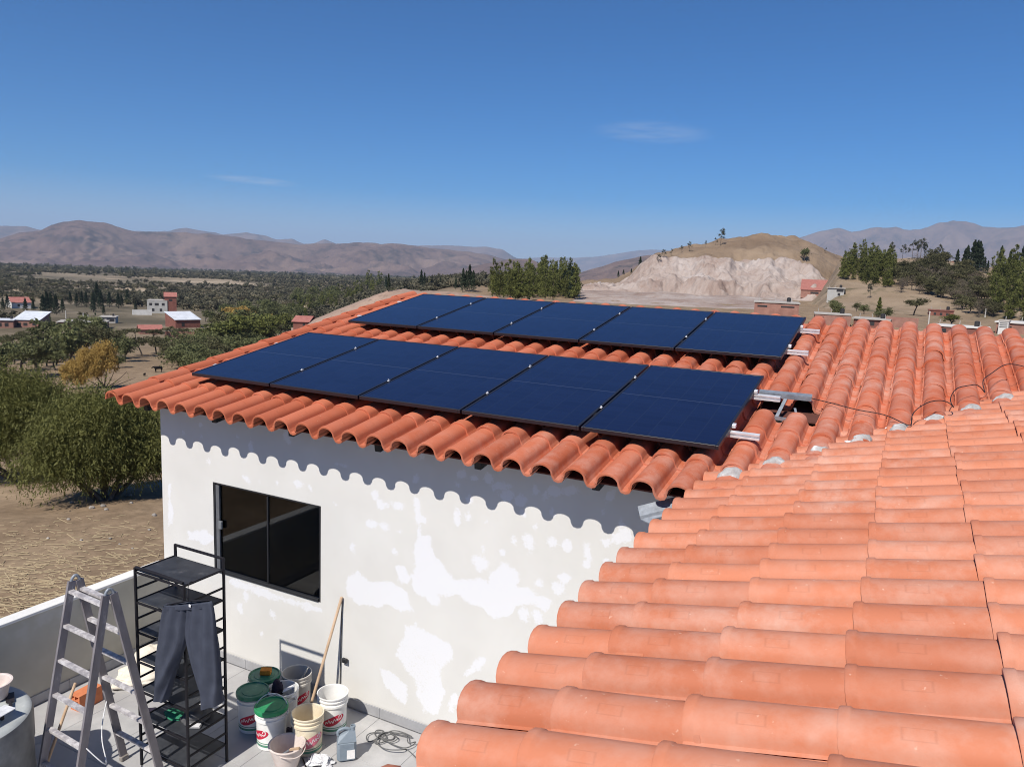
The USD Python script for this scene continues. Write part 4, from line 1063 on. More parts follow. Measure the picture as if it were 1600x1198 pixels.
# broom handle by the ladder
bh = thing('broom_handle', 'wooden broom handle leaning on the front of the ladder', 'stick')
q0, q1 = np.array([1.05, -2.52, ZF + .005]), fl(118, 1066, .80)
obj('shaft', tube([q0, q0 + (q1 - q0) * .995, q1], [.0125, .0125, .009], 10), M['wood'], bh)

# hollow brick
bk = thing('hollow_brick', 'orange hollow clay brick lying on the terrace behind the ladder', 'brick', (0.12, -1.55, ZF), 0.06)
bw, bh_, bl = .13, .16, .25
cells = [sg.box(-bw / 2 + .014 + i * .054, .016 + j * .048, -bw / 2 + .014 + i * .054 + .044, .016 + j * .048 + .036) for i in range(2) for j in range(3)]
bm = trimesh.creation.extrude_polygon(sg.Polygon(sg.box(-bw / 2, 0, bw / 2, bh_).exterior, [c.exterior for c in cells]), bl, engine='earcut')
v = bm.vertices.copy(); bm.vertices = np.c_[v[:, 0], v[:, 2], v[:, 1]]; bm.invert()
obj('body', bm, M['brick'], bk, smooth=False)
obj('core', box((-bw / 2 + .006, bl * .35, .006), (bw / 2 - .006, bl * .95, bh_ - .006)), plain('brick_inside', (.25, .07, .035), .9), bk)  # darker block filling the holes, stands for the shade inside them

# water tank, a basin and a board on it
TC, TR, TH = np.array([.66, -2.87]), .54, .80
tk = thing('water_tank', 'big round dark grey plastic tank at the lower left corner', 'tank', (TC[0], TC[1], ZF))
obj('body', lathe([(0, .0), (TR - .04, 0), (TR - .015, .02), (TR - .01, .2), (TR, .22), (TR - .008, .26), (TR - .008, .5), (TR, .53), (TR, TH - .06), (TR - .012, TH - .022)], 64), M['tank'], tk, smooth=40)
obj('lid', lathe([(TR - .012, TH - .022), (TR - .03, TH - .004), (TR - .06, TH), (.3, TH + .006), (0, TH + .008)], 64), M['tank_top'], tk, smooth=40)
bp = fl(-10, 1092, .8)
bs = thing('mixing_bowl', 'pale grey plastic bowl on the tank at the left edge', 'bowl', (bp[0], bp[1], ZF + TH + .0075))
obj('bowl', lathe([(0, 0), (.085, 0), (.10, .01), (.125, .13), (.14, .135), (.142, .145), (.128, .145), (.118, .135), (.095, .02), (0, .016)], 36), M['pink_plastic'], bs, smooth=40)
wp = fl(-4, 1118, .86)
bd = thing('float_board', 'white plastering float with its dark grip on the tank', 'tool', (wp[0], wp[1], ZF + TH + .0075), .15)
obj('grip', [cbox((.03, .12, .02), (0, 0, .055), .006), cbox((.025, .025, .045), (0, -.035, .0235), .003), cbox((.025, .025, .045), (0, .035, .0235), .003)], M['cable_dark'], bd)
obj('plate', cbox((.12, .22, .008), (0, 0, .070), .002), M['bag'], bd)
tq = fl(16, 1095, .83)
tw = thing('trowel', 'dark trowel lying across the tank behind the float', 'tool', (tq[0], tq[1], ZF + TH + .008), -.5)
obj('handle', tube([(.0, 0, .016), (.13, 0, .016)], [.014, .011], 8), M['cable_dark'], tw); obj('blade', cbox((.16, .06, .004), (-.09, 0, .008), .001), M['cable_dark'], tw)

# --- paint buckets
def script_logo(R0, z0, phi, mat, parent, s=1.0, Rf=None):
    """red leaf shaped print with a white scrawl and a curl, wrapped round the bucket"""
    Rf = Rf or (lambda z: R0)
    u = np.linspace(-1, 1, 25); up = .034 * np.clip(1 - u ** 2, 0, 1) ** .55 * (1 + .25 * u); lo = -.036 * np.clip(1 - u ** 2, 0, 1) ** .6 * (1 - .2 * u)
    tilt = .020 * u
    G = []
    for k in np.linspace(0, 1, 5):
        zz = z0 + s * (lo + (up - lo) * k + tilt); ang = phi + u * s * .083 / R0
        rr = np.array([Rf(z) for z in zz]) + .0012; G.append(np.c_[rr * np.cos(ang), rr * np.sin(ang), zz])
    obj('printed_leaf', grid_mesh(np.array(G)[::-1]), mat, parent, smooth=True)
    t = np.linspace(-.78, .40, 60); w = np.c_[t, .010 * np.sin(t * 26) + .005 * np.sin(t * 11)]
    c = np.linspace(-2.6, 3.2, 30); curl = np.c_[.58 + .17 * np.cos(c) * (1 - .06 * (c + 2.6)), .012 + .017 * np.sin(c)]
    ms = []
    for path, r in ((w, .0022), (curl, .003)):
        ang = phi + path[:, 0] * s * .083 / R0; zz = z0 + s * (path[:, 1] + .020 * path[:, 0]); rr = np.array([Rf(z) for z in zz]) + .0016
        q = np.c_[rr * np.cos(ang), rr * np.sin(ang), zz]; nr = np.c_[np.cos(ang), np.sin(ang), 0 * ang]
        d = np.gradient(q, axis=0); d /= np.linalg.norm(d, axis=1, keepdims=True); sd2 = np.cross(nr, d) * r * s
        ms.append(grid_mesh(np.array([q - sd2 + nr * .0004, q + sd2 + nr * .0004])))
    obj('white_script', ms, M['print_white'], parent, smooth=True)


def bucket(label, x, y, body, lid=None, handle=0.0, logo=None, phi=0.0, fill=None, stripes=True, h=.37, group='paint buckets on the terrace', hang=None, logo_s=1.3):
    t = thing('bucket', label, 'bucket', (x, y, ZF), group=group)
    r0, r1 = .128, .148
    rz = lambda z: r0 + (r1 - r0 - .012) * np.clip(z / h, 0, 1)
    pr = [(0, .004), (r0 - .008, 0.0), (r0, .008), (rz(h * .74), h * .74), (rz(h * .74) + .012, h * .745), (r1 - .003, h * .80), (rz(h * .82), h * .81), (rz(h * .86), h * .86), (r1 - .004, h * .865), (r1 - .002, h * .90), (rz(h * .90), h * .91), (rz(h * .96), h * .965), (r1, h * .97), (r1, h), (r1 - .008, h), (r1 - .012, h * .97), (r0 - .002, .02), (0, .012)]
    obj('body', lathe(pr, 44), body, t, smooth=35)
    if lid:
        hl_ = h + .001
        obj('lid', lathe([(r1 + .004, h - .022), (r1 + .006, h - .004), (r1 + .003, hl_ + .010), (r1 - .008, hl_ + .012), (r1 - .014, hl_ + .003), (r1 - .05, hl_ + .002), (r1 - .052, hl_ + .006), (0, hl_ + .006)], 44), lid, t, smooth=35)
    if fill:
        obj('paint_residue', lathe([(r1 - .026, h * .45), (.06, h * .43), (0, h * .44)], 32), fill, t, smooth=True)
    if logo:
        script_logo(r0 + .008, h * .40, phi, logo, t, logo_s, rz)
    if stripes:
        for z0, z1, m_ in ((.038, .060, 'print_green'), (.070, .078, 'print_green')):
            a = np.linspace(phi - 1.9, phi + 1.9, 40)
            obj('stripe', grid_mesh(np.array([np.c_[(rz(z) + .001) * np.cos(a), (rz(z) + .001) * np.sin(a), np.full(40, z)] for z in (z1, z0)])), M[m_], t, smooth=True)
    if handle:
        a = np.linspace(-1, 1, 24); ang, lean = handle, hang if hang is not None else .5
        px0 = np.array([math.cos(ang), math.sin(ang)]); pn = np.array([-px0[1], px0[0]])
        R1 = r1 + .004; pts = []
        for s in np.linspace(0, PI, 26):
            u, w = math.cos(s) * R1, math.sin(s) * R1 * 1.02
            pts.append(np.r_[px0 * u + pn * w * math.sin(lean), h * .86 + w * math.cos(lean)])
        obj('handle', tube(pts, .0045, 8), M['bag'], t, smooth=True)
        obj('handle_lug', [cbox((.012, .03, .035), (0, 0, 0), .003).apply_transform(trimesh.transformations.rotation_matrix(ang, (0, 0, 1))).apply_translation(np.r_[px0 * R1 * sgn, h * .85]) for sgn in (-1, 1)], M['bag'], t)
    return t


PHI = math.radians(-47)
W = M['white_plastic']
bucket('white bucket with a bright green lid and its handle up, nearest the rack', 2.11, -.965, W, M['bright_green_lid'], handle=PHI + 1.35, hang=.42, logo=M['logo_red'], phi=PHI - .95)
bucket('white bucket with a dull green lid, left of the bright green one', 1.775, -.865, W, M['green_lid'], logo=M['logo_red'], phi=PHI - .25)
bucket('bucket with a dull green lid that carries the orange sponge', 1.66, -.60, W, M['green_lid'], phi=PHI, handle=2.35, hang=1.5)
bucket('white bucket with a dark glove and tools, in the middle of the group', 1.985, -.685, W, phi=PHI, stripes=False, handle=PHI + .9, hang=-1.15)
bucket('empty greyish bucket with a paddle, touching the wall in shadow', 1.89, -.395, M['grey_plastic'], logo=M['logo_red'], phi=PHI + .35, stripes=False)
bucket('bucket with a cream stained inside and faded pink print', 2.455, -.865, M['cream_plastic'], logo=M['logo_pink'], phi=PHI + .30, fill=M['cream_plastic'], logo_s=1.45)
bucket('clean white empty bucket at the right end of the group', 2.43, -.49, W, logo=M['logo_red'], phi=PHI + .02)
sp = thing('sponge', 'orange sponge on a green bucket lid', 'sponge', (1.665, -.585, ZF + .378), .55)
spm = trimesh.creation.box((.10, .075, .045)).subdivide().subdivide(); spm.vertices += (fbm(spm.vertices * 30, 3, 2)[:, None] - .5) * .006; spm.apply_translation((0, 0, .026))
obj('sponge_body', spm, M['sponge'], sp, smooth=50)
gl = crumple((1.93, -.70, ZF + .30), (.055, .06, .10), 41, M['dark_rag'], 'glove', 'dark purple glove stuffed in the middle bucket', 'glove', .4)
sc = thing('scraper', 'white paint scraper leaning across the middle bucket', 'tool')
obj('blade', bar(np.array([2.02, -.72, ZF + .37]), np.array([2.11, -.66, ZF + .425]), .06, .004), M['bag'], sc); obj('handle', bar(np.array([1.93, -.78, ZF + .31]), np.array([2.02, -.72, ZF + .37]), .022, .014), M['cable_dark'], sc)
pd = thing('mixing_paddle', 'grey mixing paddle leaning inside the empty greyish bucket', 'tool')
obj('shaft', tube([np.array([1.83, -.42, ZF + .10]), np.array([1.985, -.36, ZF + .40])], .009, 8), M['grey_plastic'], pd); obj('blade', bar(np.array([1.955, -.372, ZF + .345]), np.array([2.0, -.355, ZF + .43]), .04, .01), M['grey_plastic'], pd)
crumple((2.20, -.80, ZF), (.09, .07, .05), 45, M['dark_rag'], 'dark_rag', 'dark blue rag on the floor between the buckets', 'rag', .5)

# basin
bq = (2.46, -1.135)
ba_ = thing('basin', 'dusty pinkish mixing basin nearest the bottom edge', 'basin', (bq[0], bq[1], ZF))
obj('bowl', lathe([(0, .006), (.088, 0), (.098, .01), (.152, .205), (.160, .207), (.161, .216), (.148, .218), (.140, .205), (.092, .022), (0, .016)], 44), M['pink_plastic'], ba_, smooth=35)
a = np.linspace(-1.2, .5, 24)
obj('grip', tube(np.c_[.163 * np.cos(a) + .014 * np.cos(-.35) * np.sin((a + 1.2) / 1.7 * PI) * 1.6, .163 * np.sin(a) + .014 * np.sin(-.35) * np.sin((a + 1.2) / 1.7 * PI), .195 - .02 * np.sin((a + 1.2) / 1.7 * PI)], .005, 6), M['pink_plastic'], ba_, smooth=True)
tb = thing('putty_knife', 'flat putty knife lying inside the pinkish basin', 'tool')
obj('blade', bar(np.array([2.53, -1.17, ZF + .20]), np.array([2.43, -1.19, ZF + .12]), .045, .003), M['galv'], tb); obj('handle', bar(np.array([2.62, -1.15, ZF + .232]), np.array([2.53, -1.17, ZF + .20]), .022, .016), M['wood'], tb)

# jerry can
jc = thing('jerry_can', 'grey blue plastic jerry can without a cap near the cable coil', 'jerry can', (2.845, -.79, ZF), .75)
jb = cbox((.17, .12, .20), (0, 0, .101), .022)
top = trimesh.convex.convex_hull(np.array([(x * .083, y * .058, .19) for x in (-1, 1) for y in (-1, 1)] + [(.02, .03, .285), (.02, -.03, .285), (.075, .03, .275), (.075, -.03, .275), (-.07, .02, .235), (-.07, -.02, .235)]))
obj('body', [jb, top], M['jug'], jc, smooth=25)
obj('grip', tube(spline([(-.072, 0, .23), (-.075, 0, .275), (-.045, 0, .295), (.02, 0, .290), (.035, 0, .28)], 20), .014, 8), M['jug'], jc, smooth=True)
obj('spout', lathe([(.0, .27), (.021, .27), (.021, .305), (.024, .306), (.024, .318), (.016, .318), (.016, .30), (0, .30)], 20, (.055, 0, 0)), M['jug'], jc)
obj('sticker', cbox((.07, .002, .085), (.035, -.0615, .075), .0), M['print_white'], jc)

# coil of cable
cc = np.array([3.0, -.40]); pts = []
rc = np.random.default_rng(12)
for k in range(5):
    c0 = cc + rc.normal(0, .05, 2); r_ = rc.uniform(.09, .17); e_ = rc.uniform(.6, .95); ph = rc.uniform(0, 6)
    for a in np.linspace(0, 2 * PI, 9)[:-1]:
        v2 = np.array([math.cos(a + ph) * r_, math.sin(a + ph) * r_ * e_]); pts.append((c0[0] + v2[0] + .03 * k - .06, c0[1] + v2[1] * .9, ZF + .008 + .007 * k + .012 * abs(math.sin(a * 1.5 + k))))
pts += [(3.24, -.42, ZF + .01), (3.36, -.46, ZF + .008), (3.5, -.55, ZF + .008)]
tag(obj('cable_coil', tube(spline(pts, 420), .0055, 6), M['cable_grey'], smooth=True), 'loose coil of grey cable on the floor by the roof edge', 'cable')

# plastic bag in front of the cream bucket
bg = trimesh.creation.icosphere(subdivisions=4); n_ = fbm(bg.vertices * 2.6 + 5, 5, 61) - .5
bg.vertices = bg.vertices * (1 + 1.3 * n_[:, None]) * np.array([.11, .085, .055]); bg.vertices[:, 2] = np.maximum(bg.vertices[:, 2], -.02); bg.vertices[:, 2] -= bg.vertices[:, 2].min(); bg.vertices += np.array([2.70, -.98, ZF])
tag(obj('plastic_bag', bg, M['bag'], smooth=20), 'crumpled white plastic bag with dark print beside the basin', 'bag')
tag(obj('cord', tube(spline([(2.52, -1.0, ZF + .01), (2.6, -1.06, ZF + .012), (2.66, -1.1, ZF + .03), (2.74, -1.06, ZF + .05), (2.79, -1.0, ZF + .02), (2.86, -1.03, ZF + .01)], 40), .006, 6), M['cable_dark'], smooth=True), 'short black cord over the white plastic bag', 'cord')

# stick and rod against the wall
s0, s1 = np.array([2.03, -.36, ZF + .38]), on(534, 932, 1, YW - .018)
sb = np.array([1.985, -.42, ZF + .004])
ws = thing('paint_pole', 'pale wooden pole leaning on the wall behind the buckets', 'stick')
sb = fl(486, 1094, .0) ; sb = np.array([2.12, -.50, ZF + .004])
obj('shaft', tube([sb, sb + (s1 - sb) * .996, s1], [.0145, .0145, .010], 10), M['wood'], ws)
rd0, rd1 = on(526.5, 1066, 1, YW - .06), on(534.5, 938, 1, YW - .012)
rd = thing('thin_rod', 'thin dark rod with a small clamp hanging down the wall right of the wooden pole', 'rod')
rd0 = np.array([rd0[0], YW - .016, ZF + .11])
obj('shaft', tube([rd0, rd1], .0055, 8), M['win_frame'], rd)
cp = on(534, 1031, 1, YW - .04)
obj('clamp', cbox((.062, .03, .045), (cp[0] + .028, YW - .03, cp[2]), .004), M['win_frame'], rd)
# ------------------------------------------------------------------ plants
def leaf_soup(C, N, size, r, droop=0.0, aspect=2.2, jitter=.35):
    """C: centres (n,3), N: outward directions; one small rhombic leaf at each"""
    n = len(C)
    d = r.normal(size=(n, 3)); d[:, 2] -= droop * 1.5; d += N * .5; d /= np.linalg.norm(d, axis=1, keepdims=True)
    s = np.cross(d, r.normal(size=(n, 3))); s /= np.maximum(np.linalg.norm(s, axis=1, keepdims=True), 1e-6)
    L = size * (1 + jitter * r.normal(size=(n, 1))).clip(.4, 2); Wd = L / aspect
    V = np.stack([C - d * L * .5, C + s * Wd * .5, C + d * L * .5, C - s * Wd * .5], 1).reshape(-1, 3)
    i = np.arange(n)[:, None] * 4
    F = np.concatenate([i + [0, 1, 2], i + [0, 2, 3]], 1).reshape(-1, 3)
    return V, F


def blob_points(blobs, n, r, shell=.55, clumps=None, spread=.16):
    """points in clumps near the surface of ellipsoids; blobs: (centre, radii)"""
    vol = np.array([np.prod(b[1]) ** (2 / 3) for b in blobs]); vol /= vol.sum(); P, Nn = [], []
    for (c, s), w in zip(blobs, vol):
        m = int(n * w); s = np.asarray(s, float)
        k = max(4, int((clumps or 60) * w))
        dirs = r.normal(size=(k, 3)); dirs /= np.linalg.norm(dirs, axis=1, keepdims=True); dirs[:, 2] = np.where(dirs[:, 2] < -.6, -dirs[:, 2], dirs[:, 2])
        rad = r.uniform(shell, 1.05, (k, 1)); cc = dirs * rad
        pick = r.integers(0, k, m); p = cc[pick] + r.normal(0, spread, (m, 3)) * r.uniform(.6, 1.5, k)[pick][:, None]
        P.append(np.asarray(c) + p * s); q = p * s; Nn.append(q / np.maximum(np.linalg.norm(q, axis=1, keepdims=True), 1e-6))
    return np.concatenate(P), np.concatenate(Nn)


def limb(pts, r0, r1, n=6):
    p = spline(pts, 8) if len(pts) > 2 else np.asarray(pts, float)
    return tube(p, np.linspace(r0, r1, len(p)), n)


def make_tree(kind, seed):
    """(trunk mesh, crown (V, F), leaf material) of a tree about 1 unit = 1 metre"""
    r = np.random.default_rng(seed)
    if kind == 'umbrella':      # small spreading tree on a bare leaning stem
        h = 4.2; lean = r.normal(0, .35, 2)
        top = np.array([lean[0], lean[1], 1.9])
        T_ = [limb([(0, 0, -.3), (lean[0] * .4, lean[1] * .4, .9), top], .17, .11)]
        bl = []
        for i in range(7):
            a = i * .9 + r.uniform(0, .6); R_i = r.uniform(.9, 2.0); e = top + np.array([math.cos(a) * R_i, math.sin(a) * R_i, r.uniform(.5, 1.3)]); T_.append(limb([top, (top + e) / 2 + [0, 0, .25], e], .075, .03, 5)); bl.append((e + [0, 0, .15], (r.uniform(.9, 1.4), r.uniform(.9, 1.4), r.uniform(.45, .7))))
        P, N_ = blob_points(bl, 1700, r, .4, 90); return T_, leaf_soup(P, N_, .30, r, .1), 'leaf_olive'
    if kind == 'shrub':
        T_ = [limb([(0, 0, -.3), (r.normal(0, .2), r.normal(0, .2), .8), (r.normal(0, .5), r.normal(0, .5), 1.8)], .09, .03, 5) for _ in range(4)]
        bl = [((r.normal(0, 1.0), r.normal(0, 1.0), r.uniform(.9, 2.3)), (r.uniform(.8, 1.4), r.uniform(.8, 1.4), r.uniform(.7, 1.2))) for _ in range(8)]
        P, N_ = blob_points(bl, 1900, r, .45, 110); P[:, 2] = np.maximum(P[:, 2], .02); return T_, leaf_soup(P, N_, .26, r, .2), 'leaf_shrub'
    if kind == 'conifer':       # dark pointed cypress or pine, 12 m
        H = 12.0; T_ = [limb([(0, 0, -.5), (0, 0, H * .5), (0, 0, H * .96)], .22, .03)]
        m = 1900; z = H * (1 - r.beta(1.3, 1.9, m)) * .98 + .3; R_i = (1.75 * np.clip(1 - z / H, 0, 1) ** .75 + .12) * (1 + .28 * np.sin(z * 3.1 + seed)); a = r.uniform(0, 2 * PI, m); q = np.sqrt(r.uniform(.2, 1, m))
        P = np.c_[R_i * q * np.cos(a), R_i * q * np.sin(a), z]; N_ = np.c_[np.cos(a), np.sin(a), 0 * a + .3]
        return T_, leaf_soup(P, N_, .52, r, .1, 1.9), 'leaf_conifer'
    if kind == 'gum':           # tall wispy eucalyptus with a bare stem and separate tufts
        H = 14.0; T_ = [limb([(0, 0, -.5), (r.normal(0, .3), 0, H * .5), (r.normal(0, .5), r.normal(0, .4), H * .92)], .22, .05)]; bl = []
        for i in range(9):
            z = r.uniform(.42, .97) * H; a = r.uniform(0, 6.28); L = (1.05 - z / H) * 3.2 + .5; e = np.array([math.cos(a) * L, math.sin(a) * L, z + .5]); T_.append(limb([(0, 0, z - 1.2), e * [.5, .5, 1] - [0, 0, .5], e], .07, .02, 4)); bl.append((e, (r.uniform(.7, 1.3), r.uniform(.7, 1.3), r.uniform(.7, 1.4))))
        P, N_ = blob_points(bl, 1400, r, .2, 70, .3); return T_, leaf_soup(P, N_, .48, r, .3), 'leaf_gum'
    if kind == 'poplar':        # dense upright light green tree
        H = 12.0; T_ = [limb([(0, 0, -.5), (0, 0, H * .5), (0, 0, H * .9)], .2, .03)]
        bl = [((r.normal(0, .55), r.normal(0, .55), z), (1.25 * (1.15 - z / H) + .35, 1.25 * (1.15 - z / H) + .35, 1.5)) for z in np.linspace(1.6, H - 1.2, 8)]
        P, N_ = blob_points(bl, 2100, r, .45, 120, .2); return T_, leaf_soup(P, N_, .45, r, .0), 'leaf_poplar'
    if kind == 'round':         # round crowned bushy tree
        T_ = [limb([(0, 0, -.4), (r.normal(0, .2), 0, 1.4), (r.normal(0, .4), r.normal(0, .3), 3)], .2, .08)] + [limb([(0, 0, 1.2), (math.cos(a) * .8, math.sin(a) * .8, 2.4), (math.cos(a) * 1.6, math.sin(a) * 1.6, 3.2)], .09, .03, 5) for a in r.uniform(0, 6.28, 4)]
        bl = [((r.normal(0, .9), r.normal(0, .9), r.uniform(2.0, 4.6)), (r.uniform(1.0, 1.6), r.uniform(1.0, 1.6), r.uniform(.8, 1.3))) for _ in range(9)]
        P, N_ = blob_points(bl, 2000, r, .45, 120); P[:, 2] = np.maximum(P[:, 2], .5); return T_, leaf_soup(P, N_, .36, r, .15), 'leaf_shrub'
    if kind == 'bare':          # half bare grey tree
        T_ = [limb([(0, 0, -.4), (r.normal(0, .2), 0, 1.6), (r.normal(0, .4), r.normal(0, .3), 4.4)], .16, .03)] + [limb([(0, 0, r.uniform(.8, 2.4)), (math.cos(a) * .9, math.sin(a) * .9, 2.9), (math.cos(a) * 1.7, math.sin(a) * 1.7, r.uniform(3.2, 4.8))], .06, .012, 4) for a in r.uniform(0, 6.28, 9)]
        bl = [((r.normal(0, .9), r.normal(0, .9), r.uniform(2.2, 4.8)), (1.1, 1.1, .9)) for _ in range(6)]
        P, N_ = blob_points(bl, 1000, r, .3, 90, .3); return T_, leaf_soup(P, N_, .26, r, .0, 4.0), 'leaf_dry'


PROTO = {}
_tr = np.random.default_rng(99)


def tree(kind, name, pos, height, label, cat='tree', group=None, nvar=3, wide=1.0, leaf=None):
    nat = {'umbrella': 4.0, 'shrub': 3.2, 'conifer': 12.0, 'gum': 14.6, 'poplar': 12.0, 'round': 5.6, 'bare': 5.2}[kind]
    key = (kind, leaf, int(_tr.integers(0, nvar))); s = height / nat; sc = (s * wide, s * wide, s); rz = _tr.uniform(0, 6.28)
    if key not in PROTO:
        t = thing(name, label, cat, tuple(pos), rz, group, sc)
        T_, (V, F), lk = make_tree(kind, 1000 + 37 * len(PROTO))
        obj('trunk', T_, M['bark'], t, smooth=True); obj('crown', (V, F), M[leaf or lk], t, smooth=False)
        PROTO[key] = t; return t
    return dup(PROTO[key], name, tuple(pos), rz, sc, label, cat, group)


def px_h(pos, dpx):                   # metres spanned by dpx pixels of the photograph at a place
    return dpx / FPX * float((np.asarray(pos) - CAM) @ F_)


def scatter(kind, name, poly, n, h, label, group, seed, rmin=100, cat='tree', wide=1.0, leaf=None, nvar=3):
    r = np.random.default_rng(seed); g = sg.Polygon(poly); b = g.bounds; k = 0
    while k < n:
        x, y = r.uniform(b[0], b[2]), r.uniform(b[1], b[3])
        if not g.contains(sg.Point(x, y)): continue
        p, _ = on_land(x, y, rmin); k += 1
        tree(kind, name, p, px_h(p, r.uniform(*h)), label, cat, group, nvar, wide * r.uniform(.85, 1.2), leaf)



# -- big pepper trees beside the terrace
def pepper(name, base, blobs, n, label, seed, mat='leaf_pepper', size=.095):
    r = np.random.default_rng(seed); t = thing(name, label, 'bush', tuple(base), -math.atan2(base[0] - CAM[0], base[1] - CAM[1]))
    T_ = []
    for c, s in blobs:
        c = np.asarray(c, float); T_.append(limb([(r.normal(0, .15), r.normal(0, .15), -.2), (c[0] * .45, c[1] * .45, c[2] * .45), c * [.8, .8, .95]], .10, .03, 6))
    P, N_ = blob_points(blobs, n, r, .55, int(n / 55), .13)
    # hanging sprays: leaves strung down from each start point
    k = len(P) // 3; st = P[:k]; reps = 3
    Pq = np.concatenate([st + np.c_[r.normal(0, .03, (k, 2)), -np.full(k, .07) * j] for j in range(reps)]); Nq = np.tile(N_[:k], (reps, 1))
    Pq[:, 2] = np.maximum(Pq[:, 2], .03)
    V, F = leaf_soup(Pq, Nq, size, r, .9, 3.2)
    obj('trunk', T_, M['bark'], t, smooth=True); obj('crown', (V, F), M[mat], t, smooth=False)
    return t


g_ = lambda x, y, **k: on_land(x, y, 12, 9000)[0]
p1 = g_(165, 782)
pepper('pepper_bush', p1, [((-.3, .5, 1.9), (1.7, 1.5, 1.6)), ((.9, .5, 1.5), (1.3, 1.2, 1.4)), ((-1.3, .0, 1.3), (1.3, 1.2, 1.3)), ((.3, .9, 2.7), (1.2, 1.2, .9)), ((1.6, 1.5, 2.1), (1.3, 1.2, 1.6)), ((-.6, -.5, .6), (1.5, .9, .8)), ((.6, -.1, .6), (1.2, .8, .7)), ((-2.0, .3, 1.7), (1.3, 1.2, 1.5)), ((2.4, 1.6, 1.6), (1.1, 1.1, 1.4))], 150000, 'dense green pepper tree bush nearest the wall corner, shading the ground beneath', 1)
p2 = g_(40, 752)
pepper('pepper_bush', p2, [((0, 0, 2.2), (1.8, 1.5, 1.9)), ((-1.5, .4, 2.6), (1.6, 1.4, 2.0)), ((1.0, 1.0, 2.6), (1.6, 1.4, 1.4)), ((-.3, -.6, .8), (1.7, 1.0, .9)), ((-1.8, -.5, 1.0), (1.4, 1.0, 1.1)), ((-2.8, .3, 2.2), (1.5, 1.4, 2.0)), ((1.2, -.1, 1.0), (1.2, 1.0, 1.0))], 150000, 'tall green pepper tree bush cut by the left edge of the picture', 2)
p3 = g_(225, 668)
pepper('pepper_bush', p3, [((0, 0, 1.2), (1.6, 1.2, 1.2)), ((-1.8, .4, 1.7), (1.6, 1.4, 1.5)), ((1.2, .9, .9), (1.3, 1.0, 1.0)), ((-3.4, .6, 1.8), (1.6, 1.4, 1.5))], 40000, 'olive bush behind the wall corner under the eave', 3, 'leaf_shrub')
# golden bush and blue green shrubs beyond it
p4, r4 = on_land(165, 606, 30); u4 = px_h(p4, 1)          # metres to a pixel there
pepper('golden_bush', p4, [((x * u4, 0, z * u4), (a * u4, a * u4, b * u4)) for x, z, a, b in ((-42, 22, 18, 20), (-22, 34, 20, 26), (0, 44, 19, 26), (18, 32, 20, 24), (38, 26, 20, 22), (54, 16, 16, 18), (-8, 16, 26, 16), (28, 12, 24, 14), (6, 58, 8, 12), (-30, 48, 8, 12))], 60000, 'golden yellow bamboo like bush between the green trees', 4, 'leaf_yellow', .035 * u4 * 60)
NTH = ['leftmost', 'second', 'third', 'fourth', 'fifth', 'sixth', 'seventh', 'eighth', 'ninth', 'tenth', 'eleventh', 'twelfth', 'thirteenth', 'fourteenth', 'fifteenth', 'sixteenth', 'seventeenth', 'eighteenth', 'nineteenth', 'twentieth', 'twenty first', 'twenty second', 'twenty third', 'twenty fourth']


def nth(x, xs): return NTH[sorted(xs).index(x)] + ('' if x == min(xs) else ' from the left')


for i, (x, y, h, kd, lf) in enumerate(((78, 560, 44, 'round', None), (112, 572, 50, 'round', None), (150, 548, 40, 'round', None), (172, 562, 38, 'round', 'leaf_olive'), (196, 565, 30, 'round', None), (35, 580, 36, 'round', None), (60, 590, 46, 'round', None), (8, 590, 42, 'round', None), (135, 560, 46, 'round', None))):
    p, _ = on_land(x, y, 30); tree(kd, 'leafy_tree', p, px_h(p, h * 1.4), f'{nth(x, [78, 112, 150, 172, 196, 35, 60, 8, 135])} of the rounded trees behind the golden bush', group='rounded trees behind the golden bush', wide=1.15, leaf=lf)
# orchard of small spreading trees on the dry field
orch = [(1.5, 546, 22), (8, 549, 24), (20, 542.6, 22), (33, 546, 24), (37, 540, 22), (55.5, 532.5, 22), (190, 535.6, 22), (222.6, 556.7, 30), (244.5, 554, 30), (254, 556, 24), (212, 530, 18), (262, 527, 17), (283, 530, 18), (236, 535, 22)]
for x, y, h in orch:
    p, _ = on_land(x, y, 60); tree('umbrella', 'field_tree', p, px_h(p, h), f'small bare stemmed field tree, {nth(x, [o[0] for o in orch])} of its group', group='small spreading trees on the dry field', wide=1.05)
for i, (x, y, h, kd, lf) in enumerate(((270, 560, 22, 'shrub', 'leaf_olive'), (285, 572, 30, 'shrub', None), (305, 560, 24, 'shrub', 'leaf_olive'), (330, 560, 26, 'shrub', 'leaf_olive'), (300, 578, 22, 'shrub', None), (345, 545, 34, 'round', 'leaf_poplar'), (372.5, 545, 46, 'round', 'leaf_poplar'), (400, 540, 40, 'round', 'leaf_poplar'), (425, 532, 34, 'round', 'leaf_poplar'), (385, 528, 40, 'round', None), (350, 530, 32, 'round', 'leaf_olive'), (440, 525, 30, 'round', None), (275, 548, 24, 'shrub', None), (408, 515, 22, 'shrub', 'leaf_yellow'), (372, 508, 26, 'round', 'leaf_yellow'))):
    p, _ = on_land(x, y, 60); tree(kd, 'field_bush', p, px_h(p, h * 1.25), f'leafy bush beyond the left roof edge, {nth(x, [270, 285, 305, 330, 300, 345, 372.5, 400, 425, 385, 350, 440, 275, 408, 372])}', 'bush', 'bushes beyond the left roof edge', wide=1.5, leaf=lf)
scatter('round', 'field_shrub', [(70, 535), (195, 530), (200, 560), (185, 578), (60, 578), (0, 565), (0, 555)], 22, (18, 32), 'olive shrub crowding the hollow behind the golden bush', 'olive shrubs behind the golden bush', 61, 60, 'bush', wide=1.3)
